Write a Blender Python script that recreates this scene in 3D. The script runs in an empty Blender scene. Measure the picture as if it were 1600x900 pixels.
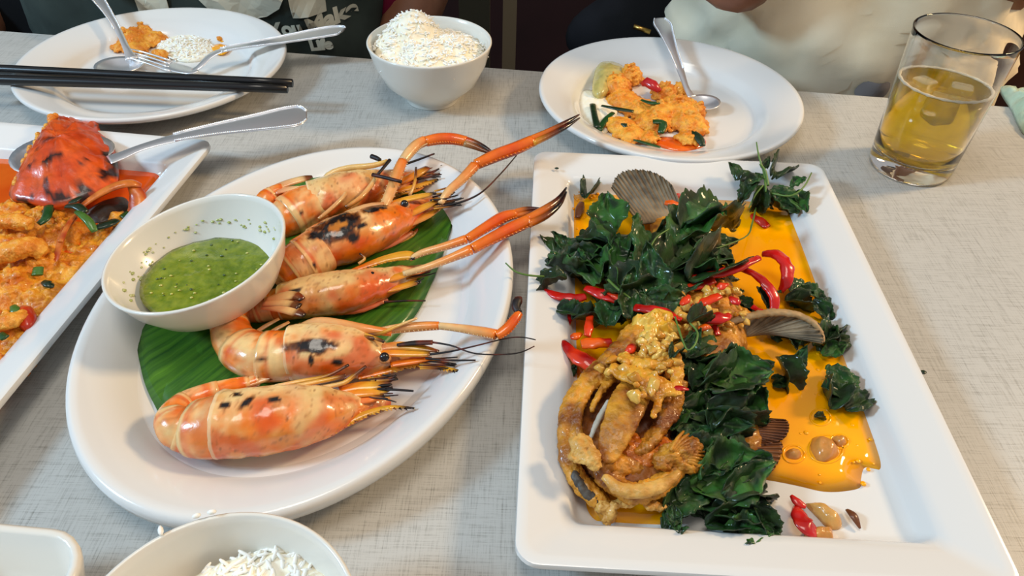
import bpy, bmesh, math, random
from mathutils import Vector, Matrix, noise
from mathutils.geometry import tessellate_polygon

scene = bpy.context.scene
COL = scene.collection
R = random.Random(7)

# ---------------------------------------------------------------- camera
TH, RL, FPX, CH = .7274156, .0312988, 1160.0, .36
CF = Vector((0, math.cos(TH), -math.sin(TH)))
_bu = Vector((0, math.sin(TH), math.cos(TH))); _br = Vector((1, 0, 0))
CR = math.cos(RL)*_br + math.sin(RL)*_bu
CU = math.cos(RL)*_bu - math.sin(RL)*_br
CP = Vector((0, 0, CH))
cd = bpy.data.cameras.new('camera'); cam = bpy.data.objects.new('camera', cd); COL.objects.link(cam)
m = Matrix((CR, CU, -CF)).transposed().to_4x4(); m.translation = CP
cam.matrix_world = m
cd.sensor_width = 36; cd.lens = 36*FPX/1600; cd.clip_start = .01
scene.camera = cam

# ---------------------------------------------------------------- world, lights, exposure
w = bpy.data.worlds.new('world'); scene.world = w; w.use_nodes = True
bg = w.node_tree.nodes['Background']; bg.inputs[0].default_value = (.90, .90, .92, 1); bg.inputs[1].default_value = .34
scene.view_settings.view_transform = 'Standard'; scene.view_settings.look = 'None'
scene.view_settings.exposure = 0.12; scene.view_settings.gamma = 1.0

def area(name, loc, target, size, power, color, sy=None):
    l = bpy.data.lights.new(name, 'AREA'); l.energy = power; l.color = color; l.size = size
    if sy: l.shape = 'RECTANGLE'; l.size_y = sy
    o = bpy.data.objects.new(name, l); COL.objects.link(o); o.location = loc
    o.rotation_euler = (Vector(target)-Vector(loc)).to_track_quat('-Z', 'Y').to_euler(); return o
area('window_light', (-1.90, -.05, 1.30), (0, .42, 0), .34, 35, (.48, .75, 1.0))
area('warm_wall_lamp', (1.75, .90, 1.25), (0, .42, 0), .30, 27, (1.0, .70, .38))
area('overhead_fill', (-.15, .1, 2.0), (0, .5, 0), .7, 12, (1.0, .93, .82))  # added neutral fill from overhead, brightens table and shirt fronts, no actual fixture

# ---------------------------------------------------------------- helpers
def W(px, py, z=0.0):
    """point of the scene at height z that the camera sees at that pixel"""
    d = CF + CR*((px-800)/FPX) - CU*((py-450)/FPX)
    return CP + d*((z-CH)/d.z)
def WY(px, py, y):
    d = CF + CR*((px-800)/FPX) - CU*((py-450)/FPX)
    return CP + d*(y/d.y)
def mpp(p): return (p-CP).dot(CF)/FPX
def lin(c): return tuple((x/255/12.92 if x/255 <= .04045 else ((x/255+.055)/1.055)**2.4) for x in c)
def mix(a, b, t):
    t = max(0, min(1, t)); return tuple(a[i]*(1-t)+b[i]*t for i in range(3))
def sm(a, b, x):
    t = max(0, min(1, (x-a)/(b-a))); return t*t*(3-2*t)
def N(p, s=1.0, o=0.0): return noise.noise(Vector((p[0]*s+o, p[1]*s-o*.7, p[2]*s+o*.3)))
def catmull(pts, n, closed=False):
    """pts: tuples of equal length; returns n samples"""
    k = len(pts); out = []
    segs = k if closed else k-1
    for i in range(n):
        t = i/(n if closed else n-1)*segs; j = min(int(t), segs-1); u = t-j
        def g(q):
            return pts[q % k] if closed else pts[max(0, min(k-1, q))]
        a, b, c, d = g(j-1), g(j), g(j+1), g(j+2)
        out.append(tuple(.5*((2*b[q])+(c[q]-a[q])*u+(2*a[q]-5*b[q]+4*c[q]-d[q])*u*u+(3*b[q]-a[q]-3*c[q]+d[q])*u**3) for q in range(len(b))))
    return out

ORG = {}
def tag(o, label=None, cat=None, group=None, kind=None):
    if label: o['label'] = label
    if cat: o['category'] = cat
    if group: o['group'] = group
    if kind: o['kind'] = kind
    return o
def empty(name, loc, label, cat, group=None):
    o = bpy.data.objects.new(name, None); COL.objects.link(o); o.location = loc; o.empty_display_size = .02
    ORG[o.name] = Vector(loc); return tag(o, label, cat, group)

class MB:
    def __init__(s): s.v = []; s.f = []; s.c = []
    def add(s, vs, fs, col=(1, 1, 1)):
        b = len(s.v); s.v += [Vector(p) for p in vs]
        s.f += [tuple(b+i for i in f) for f in fs]
        if callable(col): s.c += [col(Vector(p)) for p in vs]
        else: s.c += [col]*len(vs)
        return s
    def tube(s, P, RR, seg=10, col=(1, 1, 1), flat=1.0, up=(0, 0, 1), cap=True, fcol=None):
        """P centres, RR radii (in plane); flat scales the radius along up"""
        n = len(P); P = [Vector(p) for p in P]; vs = []; cs = []; up = Vector(up)
        side = None
        for i in range(n):
            d = (P[min(i+1, n-1)]-P[max(i-1, 0)])
            if d.length < 1e-9: d = Vector((1, 0, 0))
            d.normalize()
            sd = d.cross(up)
            if sd.length < .15: sd = side if side else Vector((1, 0, 0))
            sd.normalize()
            if side and sd.dot(side) < -.3: sd = -sd
            side = sd; u2 = sd.cross(d).normalized()
            for k in range(seg):
                a = 2*math.pi*k/seg
                p = P[i]+sd*(math.cos(a)*RR[i])+u2*(math.sin(a)*(RR[i]*flat if not isinstance(flat, list) else flat[i]))
                vs.append(p)
                if fcol: cs.append(fcol(i/(n-1), a, p))
        fs = [(i*seg+k, i*seg+(k+1) % seg, (i+1)*seg+(k+1) % seg, (i+1)*seg+k) for i in range(n-1) for k in range(seg)]
        if cap:
            fs += [tuple(range(seg))[::-1], tuple((n-1)*seg+k for k in range(seg))]
        s.add(vs, fs, col)
        if fcol: s.c[-len(vs):] = cs
        return s
    def ball(s, c, r, col=(1, 1, 1), sc=(1, 1, 1), seg=8, rings=5, rot=None, jit=0):
        vs = []; fs = []
        for i in range(rings+1):
            ph = math.pi*i/rings
            for k in range(seg):
                a = 2*math.pi*k/seg
                p = Vector((math.sin(ph)*math.cos(a)*sc[0], math.sin(ph)*math.sin(a)*sc[1], math.cos(ph)*sc[2]))*r
                if jit: p *= 1+jit*N((p+Vector(c))*1.0, 1/r*.9)
                if rot: p = rot @ p
                vs.append(Vector(c)+p)
        fs = [(i*seg+k, (i+1)*seg+k, (i+1)*seg+(k+1) % seg, i*seg+(k+1) % seg) for i in range(rings) for k in range(seg)]
        return s.add(vs, fs, col)
    def box(s, c, d, col=(1, 1, 1), rz=0):
        vs = []; cz, sz = math.cos(rz), math.sin(rz)
        for z in (-.5, .5):
            for x, y in ((-.5, -.5), (.5, -.5), (.5, .5), (-.5, .5)):
                X, Y = x*d[0], y*d[1]; vs.append((c[0]+cz*X-sz*Y, c[1]+sz*X+cz*Y, c[2]+z*d[2]))
        return s.add(vs, [(3, 2, 1, 0), (4, 5, 6, 7), (0, 1, 5, 4), (1, 2, 6, 5), (2, 3, 7, 6), (3, 0, 4, 7)], col)
    def lathe(s, prof, c=(0, 0, 0), seg=64, a=1.0, b=1.0, rz=0, col=(1, 1, 1), M=None):
        vs = []; cz, sz = math.cos(rz), math.sin(rz)
        for r_, z in prof:
            for k in range(seg):
                t = 2*math.pi*k/seg; X, Y = r_*a*math.cos(t), r_*b*math.sin(t)
                p = Vector((cz*X-sz*Y, sz*X+cz*Y, z))
                if M: p = M @ p
                vs.append(p+Vector(c))
        n = len(prof)
        fs = [(i*seg+k, i*seg+(k+1) % seg, (i+1)*seg+(k+1) % seg, (i+1)*seg+k) for i in range(n-1) for k in range(seg)]
        fs += [tuple(range(seg))[::-1], tuple((n-1)*seg+k for k in range(seg))]
        return s.add(vs, fs, col)
    def build(s, name, mat, parent=None, smooth=True, bev=0):
        if parent is None:
            xs = [p.x for p in s.v]; ys = [p.y for p in s.v]; zs = [p.z for p in s.v]
            org = Vector(((min(xs)+max(xs))/2, (min(ys)+max(ys))/2, min(zs)))
        else:
            q = parent
            while q.parent: q = q.parent
            org = ORG[q.name]
        me = bpy.data.meshes.new(name)
        me.from_pydata([p-org for p in s.v], [], s.f); me.update()
        bm = bmesh.new(); bm.from_mesh(me); bmesh.ops.recalc_face_normals(bm, faces=bm.faces); bm.to_mesh(me); bm.free()
        at = me.color_attributes.new('Col', 'FLOAT_COLOR', 'POINT')
        for i, c in enumerate(s.c): at.data[i].color = (c[0], c[1], c[2], 1)
        if smooth: me.polygons.foreach_set('use_smooth', [True]*len(me.polygons))
        me.materials.append(mat)
        o = bpy.data.objects.new(name, me); COL.objects.link(o)
        if parent is None: o.location = org; ORG[o.name] = org
        else: o.parent = parent
        if smooth == 'sharp':
            try: me.set_sharp_from_angle(angle=math.radians(40))
            except Exception: pass
        if bev:
            b = o.modifiers.new('Bevel', 'BEVEL'); b.width = bev; b.segments = 2
        return o

# ---------------------------------------------------------------- materials
def mat(name, c1=(200, 200, 200), c2=None, rough=.5, metal=0, bump=0, bscale=300, nscale=80, coat=0, trans=0, ior=1.45, sss=0, attr=False, var=.0, emit=None, spec=.5, dist=.0004, detail=4):
    m = bpy.data.materials.new(name); m.use_nodes = True; nt = m.node_tree; b = nt.nodes['Principled BSDF']; L = nt.links
    tc = nt.nodes.new('ShaderNodeTexCoord')
    if attr:
        at = nt.nodes.new('ShaderNodeAttribute'); at.attribute_name = 'Col'; src = at.outputs['Color']
        if var:
            nz = nt.nodes.new('ShaderNodeTexNoise'); nz.inputs['Scale'].default_value = nscale; nz.inputs['Detail'].default_value = detail
            L.new(tc.outputs['Object'], nz.inputs['Vector'])
            mr = nt.nodes.new('ShaderNodeMapRange'); mr.inputs[1].default_value = .3; mr.inputs[2].default_value = .7
            mr.inputs[3].default_value = 1-var; mr.inputs[4].default_value = 1+var*.6; L.new(nz.outputs[0], mr.inputs[0])
            mx = nt.nodes.new('ShaderNodeMix'); mx.data_type = 'RGBA'; mx.blend_type = 'MULTIPLY'; mx.inputs[0].default_value = 1
            L.new(src, mx.inputs[6]); L.new(mr.outputs[0], mx.inputs[7]); src = mx.outputs[2]
        L.new(src, b.inputs['Base Color'])
    elif c2:
        nz = nt.nodes.new('ShaderNodeTexNoise'); nz.inputs['Scale'].default_value = nscale; nz.inputs['Detail'].default_value = detail
        L.new(tc.outputs['Object'], nz.inputs['Vector'])
        cr = nt.nodes.new('ShaderNodeValToRGB'); cr.color_ramp.elements[0].position = .35; cr.color_ramp.elements[1].position = .65
        cr.color_ramp.elements[0].color = (*lin(c1), 1); cr.color_ramp.elements[1].color = (*lin(c2), 1)
        L.new(nz.outputs[0], cr.inputs[0]); L.new(cr.outputs[0], b.inputs['Base Color'])
    else: b.inputs['Base Color'].default_value = (*lin(c1), 1)
    b.inputs['Roughness'].default_value = rough; b.inputs['Metallic'].default_value = metal
    b.inputs['Coat Weight'].default_value = coat; b.inputs['Coat Roughness'].default_value = .08
    b.inputs['Transmission Weight'].default_value = trans; b.inputs['IOR'].default_value = ior
    b.inputs['Specular IOR Level'].default_value = spec
    if sss:
        b.inputs['Subsurface Weight'].default_value = sss; b.inputs['Subsurface Radius'].default_value = (1, .5, .25); b.inputs['Subsurface Scale'].default_value = .004
    if bump:
        nb = nt.nodes.new('ShaderNodeTexNoise'); nb.inputs['Scale'].default_value = bscale; nb.inputs['Detail'].default_value = 5
        L.new(tc.outputs['Object'], nb.inputs['Vector'])
        bp = nt.nodes.new('ShaderNodeBump'); bp.inputs['Strength'].default_value = bump; bp.inputs['Distance'].default_value = dist
        L.new(nb.outputs[0], bp.inputs['Height']); L.new(bp.outputs[0], b.inputs['Normal'])
    return m

def table_mat():
    m = bpy.data.materials.new('linen laminate'); m.use_nodes = True; nt = m.node_tree; b = nt.nodes['Principled BSDF']; L = nt.links
    tc = nt.nodes.new('ShaderNodeTexCoord')
    outs = []
    for sx, sy, seed in ((1900, 90, 0), (80, 1900, 5), (1000, 36, 9), (32, 1050, 3)):
        mp = nt.nodes.new('ShaderNodeMapping'); mp.inputs['Scale'].default_value = (sx, sy, 1); mp.inputs['Location'].default_value = (seed, seed, 0)
        L.new(tc.outputs['Object'], mp.inputs['Vector'])
        nz = nt.nodes.new('ShaderNodeTexNoise'); nz.inputs['Scale'].default_value = 1; nz.inputs['Detail'].default_value = 3
        L.new(mp.outputs[0], nz.inputs['Vector'])
        mr = nt.nodes.new('ShaderNodeMapRange'); mr.inputs[1].default_value = .30; mr.inputs[2].default_value = .52; L.new(nz.outputs[0], mr.inputs[0]); outs.append(mr.outputs[0])
    def mth(op, a, b_):
        x = nt.nodes.new('ShaderNodeMath'); x.operation = op
        for i, q in enumerate((a, b_)):
            if isinstance(q, float): x.inputs[i].default_value = q
            else: L.new(q, x.inputs[i])
        return x.outputs[0]
    p = mth('ADD', mth('MULTIPLY', outs[0], .5), mth('MULTIPLY', outs[1], .5)); q = mth('ADD', mth('MULTIPLY', outs[2], .5), mth('MULTIPLY', outs[3], .5))
    t = mth('ADD', mth('MULTIPLY', p, .5), mth('MULTIPLY', q, .5))
    cr = nt.nodes.new('ShaderNodeValToRGB'); cr.color_ramp.elements[0].position = .1; cr.color_ramp.elements[1].position = .85
    cr.color_ramp.elements[0].color = (*lin((120, 117, 109)), 1); cr.color_ramp.elements[1].color = (*lin((190, 188, 182)), 1)
    L.new(t, cr.inputs[0]); L.new(cr.outputs[0], b.inputs['Base Color'])
    b.inputs['Roughness'].default_value = .38
    bp = nt.nodes.new('ShaderNodeBump'); bp.inputs['Strength'].default_value = .25; bp.inputs['Distance'].default_value = .0002
    L.new(t, bp.inputs['Height']); L.new(bp.outputs[0], b.inputs['Normal'])
    return m

M_table = table_mat()
M_white = mat('white melamine', (226, 224, 220), rough=.16, coat=.35)
M_cream = mat('cream melamine', (226, 222, 212), rough=.2, coat=.3)
M_steel = mat('stainless steel', (244, 244, 246), rough=.28, metal=.82)
M_black = mat('black lacquer', (14, 14, 16), rough=.28, coat=.3)
M_rice = mat('boiled rice', (250, 247, 238), rough=.5, sss=.08, spec=.3)
M_riceb = mat('rice mass', (244, 234, 204), (252, 246, 228), rough=.5, bump=.6, bscale=260, nscale=120, dist=.001)
M_food = mat('food', attr=True, rough=.32, coat=.25, bump=.35, bscale=420, var=.22, nscale=160, dist=.0006)
M_dry = mat('charred shell', attr=True, rough=.5, bump=.3, bscale=500, var=.2, nscale=220, dist=.0005)
M_shell = mat('prawn shell', attr=True, rough=.24, coat=.55, bump=.28, bscale=260, var=.13, nscale=110, dist=.0009, sss=.08)
M_chili = mat('chilli skin', attr=True, rough=.26, coat=.45, bump=.45, bscale=150, var=.12, nscale=60, dist=.0008)
M_garlic = mat('garlic', attr=True, rough=.25, coat=.5, bump=.3, bscale=300, var=.15, nscale=200, sss=.15)
M_egg = mat('curried egg', (206, 108, 10), (244, 170, 44), rough=.42, coat=.2, bump=1.0, bscale=520, nscale=95, dist=.0012, detail=6)
M_egg2 = mat('curried egg light', (226, 128, 22), (246, 178, 64), rough=.45, coat=.12, bump=1.0, bscale=520, nscale=110, dist=.0012, detail=6)
M_batter = mat('fried batter', (128, 66, 12), (222, 152, 44), rough=.42, coat=.2, bump=.9, bscale=330, nscale=75, dist=.0014, detail=7)
M_batterp = mat('pale batter', (184, 126, 46), (226, 176, 92), rough=.45, coat=.15, bump=.9, bscale=300, nscale=90, dist=.0014, detail=7)
M_fin = mat('fried fin', (92, 76, 56), (150, 130, 102), rough=.55, bump=.7, bscale=300, nscale=60, dist=.001, detail=6)
M_oil = mat('orange curry oil', (255, 164, 0), (255, 178, 0), rough=.09, coat=.25, bump=.12, bscale=55, nscale=25, dist=.001)
M_red_oil = mat('red curry oil', (226, 84, 14), (240, 108, 26), rough=.07, coat=.8, bump=.15, bscale=60, nscale=30, dist=.001)
M_sauce = mat('green sauce', (96, 116, 16), (132, 142, 36), rough=.2, coat=.5, bump=.6, bscale=330, nscale=170, dist=.0012, detail=6)
M_basil = mat('fried basil', attr=True, rough=.3, coat=.3, bump=.6, bscale=230, var=.35, nscale=110, dist=.0012)
M_stem = mat('green stem', attr=True, rough=.4, var=.15)

def banana_mat():
    m = mat('banana leaf', (38, 92, 26), rough=.32, coat=.25); nt = m.node_tree; L = nt.links; b = nt.nodes['Principled BSDF']
    tc = nt.nodes.new('ShaderNodeTexCoord'); mp = nt.nodes.new('ShaderNodeMapping'); mr0 = nt.nodes.new('ShaderNodeMapping'); mr0.inputs['Rotation'].default_value = (0, 0, math.radians(-58)); L.new(tc.outputs['Object'], mr0.inputs['Vector'])
    mp.inputs['Scale'].default_value = (14, 300, 14); L.new(mr0.outputs[0], mp.inputs['Vector'])
    nz = nt.nodes.new('ShaderNodeTexNoise'); nz.inputs['Scale'].default_value = 1; nz.inputs['Detail'].default_value = 3; L.new(mp.outputs[0], nz.inputs['Vector'])
    cr = nt.nodes.new('ShaderNodeValToRGB'); cr.color_ramp.elements[0].position = .3; cr.color_ramp.elements[1].position = .7
    cr.color_ramp.elements[0].color = (*lin((34, 82, 26)), 1); cr.color_ramp.elements[1].color = (*lin((78, 128, 34)), 1)
    L.new(nz.outputs[0], cr.inputs[0]); L.new(cr.outputs[0], b.inputs['Base Color'])
    bp = nt.nodes.new('ShaderNodeBump'); bp.inputs['Strength'].default_value = .5; bp.inputs['Distance'].default_value = .0006
    L.new(nz.outputs[0], bp.inputs['Height']); L.new(bp.outputs[0], b.inputs['Normal'])
    return m
M_banana = banana_mat()
def cloth(name, c1, c2): return mat(name, c1, c2, rough=.9, bump=.3, bscale=900, nscale=9, dist=.0005, spec=.2)
M_shirt = cloth('washed dark green cotton', (44, 50, 46), (66, 74, 68))
M_wshirt = cloth('white cotton', (240, 224, 190), (246, 234, 206))
M_print = mat('cream print', (206, 200, 178), rough=.8)
M_skin = mat('skin', (120, 78, 56), (134, 88, 64), rough=.5, nscale=40, sss=.1)
M_hair = mat('black hair', (18, 14, 12), rough=.5)
M_blackcloth = cloth('black cloth', (12, 12, 14), (26, 26, 30))
M_maroon = cloth('maroon cloth', (96, 14, 40), (120, 24, 52))
M_wallm = mat('dark maroon panelling', (30, 14, 16), (38, 18, 20), rough=.5, nscale=6)
M_floor = mat('dark floor tile', (44, 36, 32), (56, 46, 40), rough=.4, nscale=8)
M_post = mat('grey beige metal', (104, 98, 84), rough=.5)
M_post2 = mat('olive grey metal', (66, 66, 54), rough=.55)
M_wood = mat('brown wood', (60, 32, 20), (78, 44, 26), rough=.45, nscale=20)
M_tan = mat('tan wood edge', (168, 128, 72), (182, 142, 84), rough=.5, nscale=30)
M_gold = mat('brass', (190, 150, 80), rough=.3, metal=1)
M_glass = mat('clear glass', (255, 255, 255), rough=.0, trans=1, ior=1.48)
M_beer = mat('beer', (255, 214, 40), rough=.0, trans=.80, ior=1.34)
M_ice = mat('ice', (250, 240, 200), rough=.25, trans=.7, ior=1.2)
M_foam = mat('beer foam', (226, 214, 186), rough=.6, bump=.6, bscale=900)
M_mint = mat('mint plastic film', (180, 206, 178), (204, 222, 196), rough=.2, coat=.6, nscale=60, bump=.6, bscale=150, dist=.002)

# ---------------------------------------------------------------- setting
def struct(mb, name, mt, smooth=False, bev=0): return tag(mb.build(name, mt, None, smooth, bev), kind='structure')
struct(MB().box((0, .6, -.775), (5, 4.4, .05)), 'floor', M_floor)
struct(MB().box((0, 2.1, .45), (5, .06, 2.4)), 'wall_back', M_wallm)
struct(MB().box((WY(796, 50, 1.46).x, 1.46, -.33), (.027, .03, .84)), 'trim_1', M_post)
struct(MB().box((WY(742, 50, 1.5).x, 1.5, -.33), (.062, .03, .84)), 'trim_2', M_post2)

TROT = -.0983
tbl = empty('dining_table', (-.03, .36, -.75), 'grey-beige linen-patterned laminate dining table that carries all the dishes', 'table')
def tpt(x, y):  # table-aligned coordinates: origin on far edge
    c, s = math.cos(TROT), math.sin(TROT); return (c*x - s*y, .763 + s*x + c*y)
t = MB(); c0 = tpt(-.02, -.44)
t.box((c0[0], c0[1], -.015), (1.56, .88, .03), rz=TROT)
tt = t.build('tabletop', M_table, tbl, False, .002)
t = MB()
for x, y, w_, d_ in ((-.02, .0015, 1.566, .003), (-.02, -.8815, 1.566, .003), (-.8015, -.44, .003, .88), (.7615, -.44, .003, .88)):
    p = tpt(x, y); t.box((p[0], p[1], -.0165), (w_, d_, .027), rz=TROT)
t.build('edge_banding', M_tan, tbl, False)
for x in (-.7, .66):
    for y in (-.82, -.06):
        p = tpt(x, y); MB().box((p[0], p[1], -.39), (.05, .05, .72), rz=TROT).build('leg', M_post, tbl, False, .004)

# ---------------------------------------------------------------- plates
def round_plate(name, c, r, label, prof=None, b=None, rz=0, H=.024):
    k = H/.024
    prof = [(.001, .0), (.60, .0), (.62, .0015), (.64, .004*k), (.80, .013*k), (.97, .0195*k), (.992, .0215*k), (1.0, .0235*k), (.996, .0255*k), (.985, .0262*k), (.96, .0255*k),
            (.86, .0215*k), (.76, .0165*k), (.72, .0125*k), (.695, .008*k), (.67, .0058), (.6, .005), (.3, .0046), (.001, .0045)]
    mb = MB(); mb.lathe([(a, z) for a, z in prof], (c[0], c[1], 0), 96, r, b or r, rz)
    o = mb.build(name, M_white); tag(o, label, 'plate'); return o
round_plate('round_plate', (.1475, .672), .1275, 'round white plate in front of the person in the white shirt, egg curry on it')
round_plate('round_plate', (-.3705, .7115), .1305, 'round white plate with chopsticks laid across it, by the dark T-shirt')
OV = (-.1337, .3686); OA, OB, OR_ = .1785, .1325, math.radians(-10.1)
def oval():
    prof = [(.001, .0), (.66, .0), (.68, .002), (.70, .005), (.84, .0135), (.965, .0185), (.985, .019), (1.0, .0215), (1.002, .026), (.994, .0295), (.975, .0300), (.95, .0285),
            (.87, .0215), (.80, .0135), (.775, .0095), (.75, .0072), (.68, .0065), (.3, .006), (.001, .006)]
    mb = MB(); mb.lathe(prof, (OV[0], OV[1], 0), 128, OB, OA, OR_)
    tag(mb.build('oval_platter', M_white), 'large oval white platter with grilled prawns on a banana leaf', 'platter')
oval()
def rrect(hw, hl, rc, n=6):
    out = []
    for cx, cy, a0 in ((hw-rc, hl-rc, 0), (-hw+rc, hl-rc, 90), (-hw+rc, -hl+rc, 180), (hw-rc, -hl+rc, 270)):
        for k in range(n+1):
            a = math.radians(a0+90*k/n); out.append((cx+rc*math.cos(a), cy+rc*math.sin(a)))
    return out
def rect_plate(c, hw, hl, rz, label):
    rings = [(.06, .0, .02), (.042, .0, .014), (.036, .003, .014), (.02, .012, .014), (.004, .0185, .0125), (.0008, .0195, .0125), (0, .0215, .0125), (.0006, .0240, .012), (.003, .0246, .011),
             (.007, .0236, .008), (.022, .0185, .007), (.0275, .0165, .0065), (.030, .0135, .006), (.032, .0085, .007), (.0345, .0058, .008), (.039, .005, .009), (.07, .0048, .012)]
    vs = []; cz, sz = math.cos(rz), math.sin(rz); n = 0
    for e, z, rc in rings:
        q = rrect(hw-e, hl-e, rc); n = len(q)
        vs += [(c[0]+cz*x-sz*y, c[1]+sz*x+cz*y, z) for x, y in q]
    k = len(rings)
    fs = [(i*n+j, i*n+(j+1) % n, (i+1)*n+(j+1) % n, (i+1)*n+j) for i in range(k-1) for j in range(n)]
    fs += [tuple(range(n))[::-1], tuple((k-1)*n+j for j in range(n))]
    o = MB().add(vs, fs).build('rectangular_plate', M_white, None, 'sharp'); tag(o, label, 'plate'); return o
rect_plate((.1325, .3635), .1225, .189, math.radians(-1.6), 'rectangular white plate holding the fried fish with basil and orange sauce')
LP_ROT = math.radians(-5.8)
_c, _s = math.cos(LP_ROT), math.sin(LP_ROT)
LPC = (-.2595 + _c*(-.1225) - _s*(-.189), .5565 + _s*(-.1225) + _c*(-.189))
rect_plate(LPC, .1225, .189, LP_ROT, 'rectangular white plate with crab in egg curry, cut off by the left edge')

def bowl(name, c, r, H, label, foot=.5, tilt=None, mt=None, z0=0):
    k = H
    prof = [(.001, .03*k), (foot-.06, .03*k), (foot-.04, .0), (foot, .0), (foot+.015, .02*k), (foot+.01, .07*k), (foot+.08, .13*k), (.75, .36*k), (.90, .66*k), (.975, .93*k), (.992, .98*k), (.992, 1.0*k), (.975, 1.012*k), (.955, 1.0*k),
            (.935, .93*k), (.86, .68*k), (.71, .40*k), (.50, .19*k), (.3, .115*k), (.001, .10*k)]
    prof = [(max(a*r, 1e-5), z) for a, z in prof]
    mb = MB(); M = tilt
    mb.lathe(prof, (c[0], c[1], z0), 80, 1, 1, 0, (1, 1, 1), M)
    o = mb.build(name, mt or M_cream); tag(o, label, 'bowl'); return o
bowl('rice_bowl', (-.0868, .690), .0605, .061, 'white rice bowl heaped with rice at the far table edge', .42)
bowl('rice_bowl', (-.114, .1215), .0590, .060, 'white bowl of rice at the bottom edge, nearest to the viewer', .42)
ST = Matrix.Rotation(math.radians(-9), 3, 'Y') @ Matrix.Rotation(math.radians(2), 3, 'X')
SB = Vector((-.1945, .3655, .0145))
bowl('sauce_bowl', (SB.x, SB.y), .0585, .047, 'small white bowl of green chilli sauce on the prawn platter', .44, ST, None, SB.z)
# plain dish corner at lower left
mb = MB(); cc = W(38, 912, .045)
q = [(e, z) for e, z in ((.03, .0), (.018, .003), (.006, .02), (.0, .042), (.0, .045), (.002, .0462), (.0045, .045), (.010, .022), (.02, .008), (.03, .007))]
vs = []; n = 0
for e, z in q:
    g = rrect(.045-e, .045-e, .022-min(e, .012)); n = len(g)
    rr = math.radians(-4); vs += [(cc.x-.026+math.cos(rr)*x-math.sin(rr)*y, cc.y-.017+math.sin(rr)*x+math.cos(rr)*y, z) for x, y in g]
fs = [(i*n+j, i*n+(j+1) % n, (i+1)*n+(j+1) % n, (i+1)*n+j) for i in range(len(q)-1) for j in range(n)] + [tuple(range(n))[::-1], tuple((len(q)-1)*n+j for j in range(n))]
tag(MB().add(vs, fs).build('side_dish', M_cream, None, True), 'empty square-cornered cream dish in the lower left corner', 'dish')

# ---------------------------------------------------------------- generic food shapes
def dome(outline, z0, height, rings=9, dens=60, amp=0, nsc=120, power=2, thick=.0015, center=None, col=(1, 1, 1), mb=None, edge=0, zf=None, seed=0):
    """closed mound over a pixel outline on plane z0 (thing with its own volume)"""
    pts = []
    for x, y in outline:
        q = W(x, y, z0)
        if zf:
            h_ = 0
            for _ in range(40): h_ = .75*h_+.25*zf(q); q = W(x, y, z0+h_)
            q = Vector((q.x, q.y, z0))
        pts.append(q)
    pts = [Vector(p) for p in catmull([tuple(p) for p in pts], dens, True)] if dens else pts
    n = len(pts)
    c = W(center[0], center[1], z0) if center else sum(pts, Vector())/n
    vs = []
    for i in range(rings+1):
        s = 1-i/rings if i < rings else .001
        for p in pts:
            q = c.lerp(p, s)
            if edge: q = q + (q-c)*edge*N(q, nsc*.7, 3+seed)*s
            h = height*(1-s**power) + (amp*N(q, nsc, seed)+amp*.5*N(q, nsc*2.3, seed+4))*min(1, (1-s)*6)
            z = z0 + h
            if zf: z += zf(q)
            vs.append(Vector((q.x, q.y, z)))
    top = len(vs)
    for i in (0,):
        for p in vs[:n]: vs.append(Vector((c.x+(p.x-c.x)*.985, c.y+(p.y-c.y)*.985, p.z-thick)))
    fs = [(i*n+j, i*n+(j+1) % n, (i+1)*n+(j+1) % n, (i+1)*n+j) for i in range(rings) for j in range(n)]
    fs += [tuple(rings*n+j for j in range(n))]
    fs += [(top+(j+1) % n, top+j, j, (j+1) % n)[::-1] for j in range(n)]
    fs += [tuple(top+j for j in range(n))[::-1]]
    mb = mb or MB(); mb.add(vs, fs, col); return mb

def remesh(o, vox, disp=0, size=.01, smooth=2):
    m = o.modifiers.new('Remesh', 'REMESH'); m.mode = 'VOXEL'; m.voxel_size = vox; m.use_smooth_shade = True
    if smooth:
        s = o.modifiers.new('Smooth', 'SMOOTH'); s.iterations = smooth; s.factor = .5
    if disp:
        tx = bpy.data.textures.new('lumps', 'CLOUDS'); tx.noise_scale = size; tx.noise_depth = 3
        d = o.modifiers.new('Displace', 'DISPLACE'); d.texture = tx; d.strength = disp; d.mid_level = .5; d.texture_coords = 'LOCAL'
        tx = bpy.data.textures.new('crumbs', 'CLOUDS'); tx.noise_scale = size*.3; tx.noise_depth = 2
        d = o.modifiers.new('Displace', 'DISPLACE'); d.texture = tx; d.strength = disp*.55; d.mid_level = .5; d.texture_coords = 'LOCAL'
    return o

def crumbs(mb, spots, dens=1.0, rr=(.0016, .0034), rnd=R):
    """spots: (px,py,hw_px,z_base,height)"""
    for px, py, hw, z0, H in spots:
        c = W(px, py, z0); rad = hw*mpp(c); n = int(dens*(rad/.0035)**2*(1+H/.012)*1.1)+3
        for i in range(n):
            a = rnd.random()*6.283; s = math.sqrt(rnd.random())
            hh = H*max(0, 1-s*s)
            z = z0 + rnd.random()**.6*hh
            r_ = rnd.uniform(*rr)
            mb.ball((c.x+math.cos(a)*s*rad, c.y+math.sin(a)*s*rad, z), r_, seg=6, rings=4, sc=(1, rnd.uniform(.8, 1.2), rnd.uniform(.7, 1)))
        mb.ball((c.x, c.y, z0+H*.2), 1, sc=(rad*.85, rad*.85, max(H*.62, .002)), seg=14, rings=8)
    return mb

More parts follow.
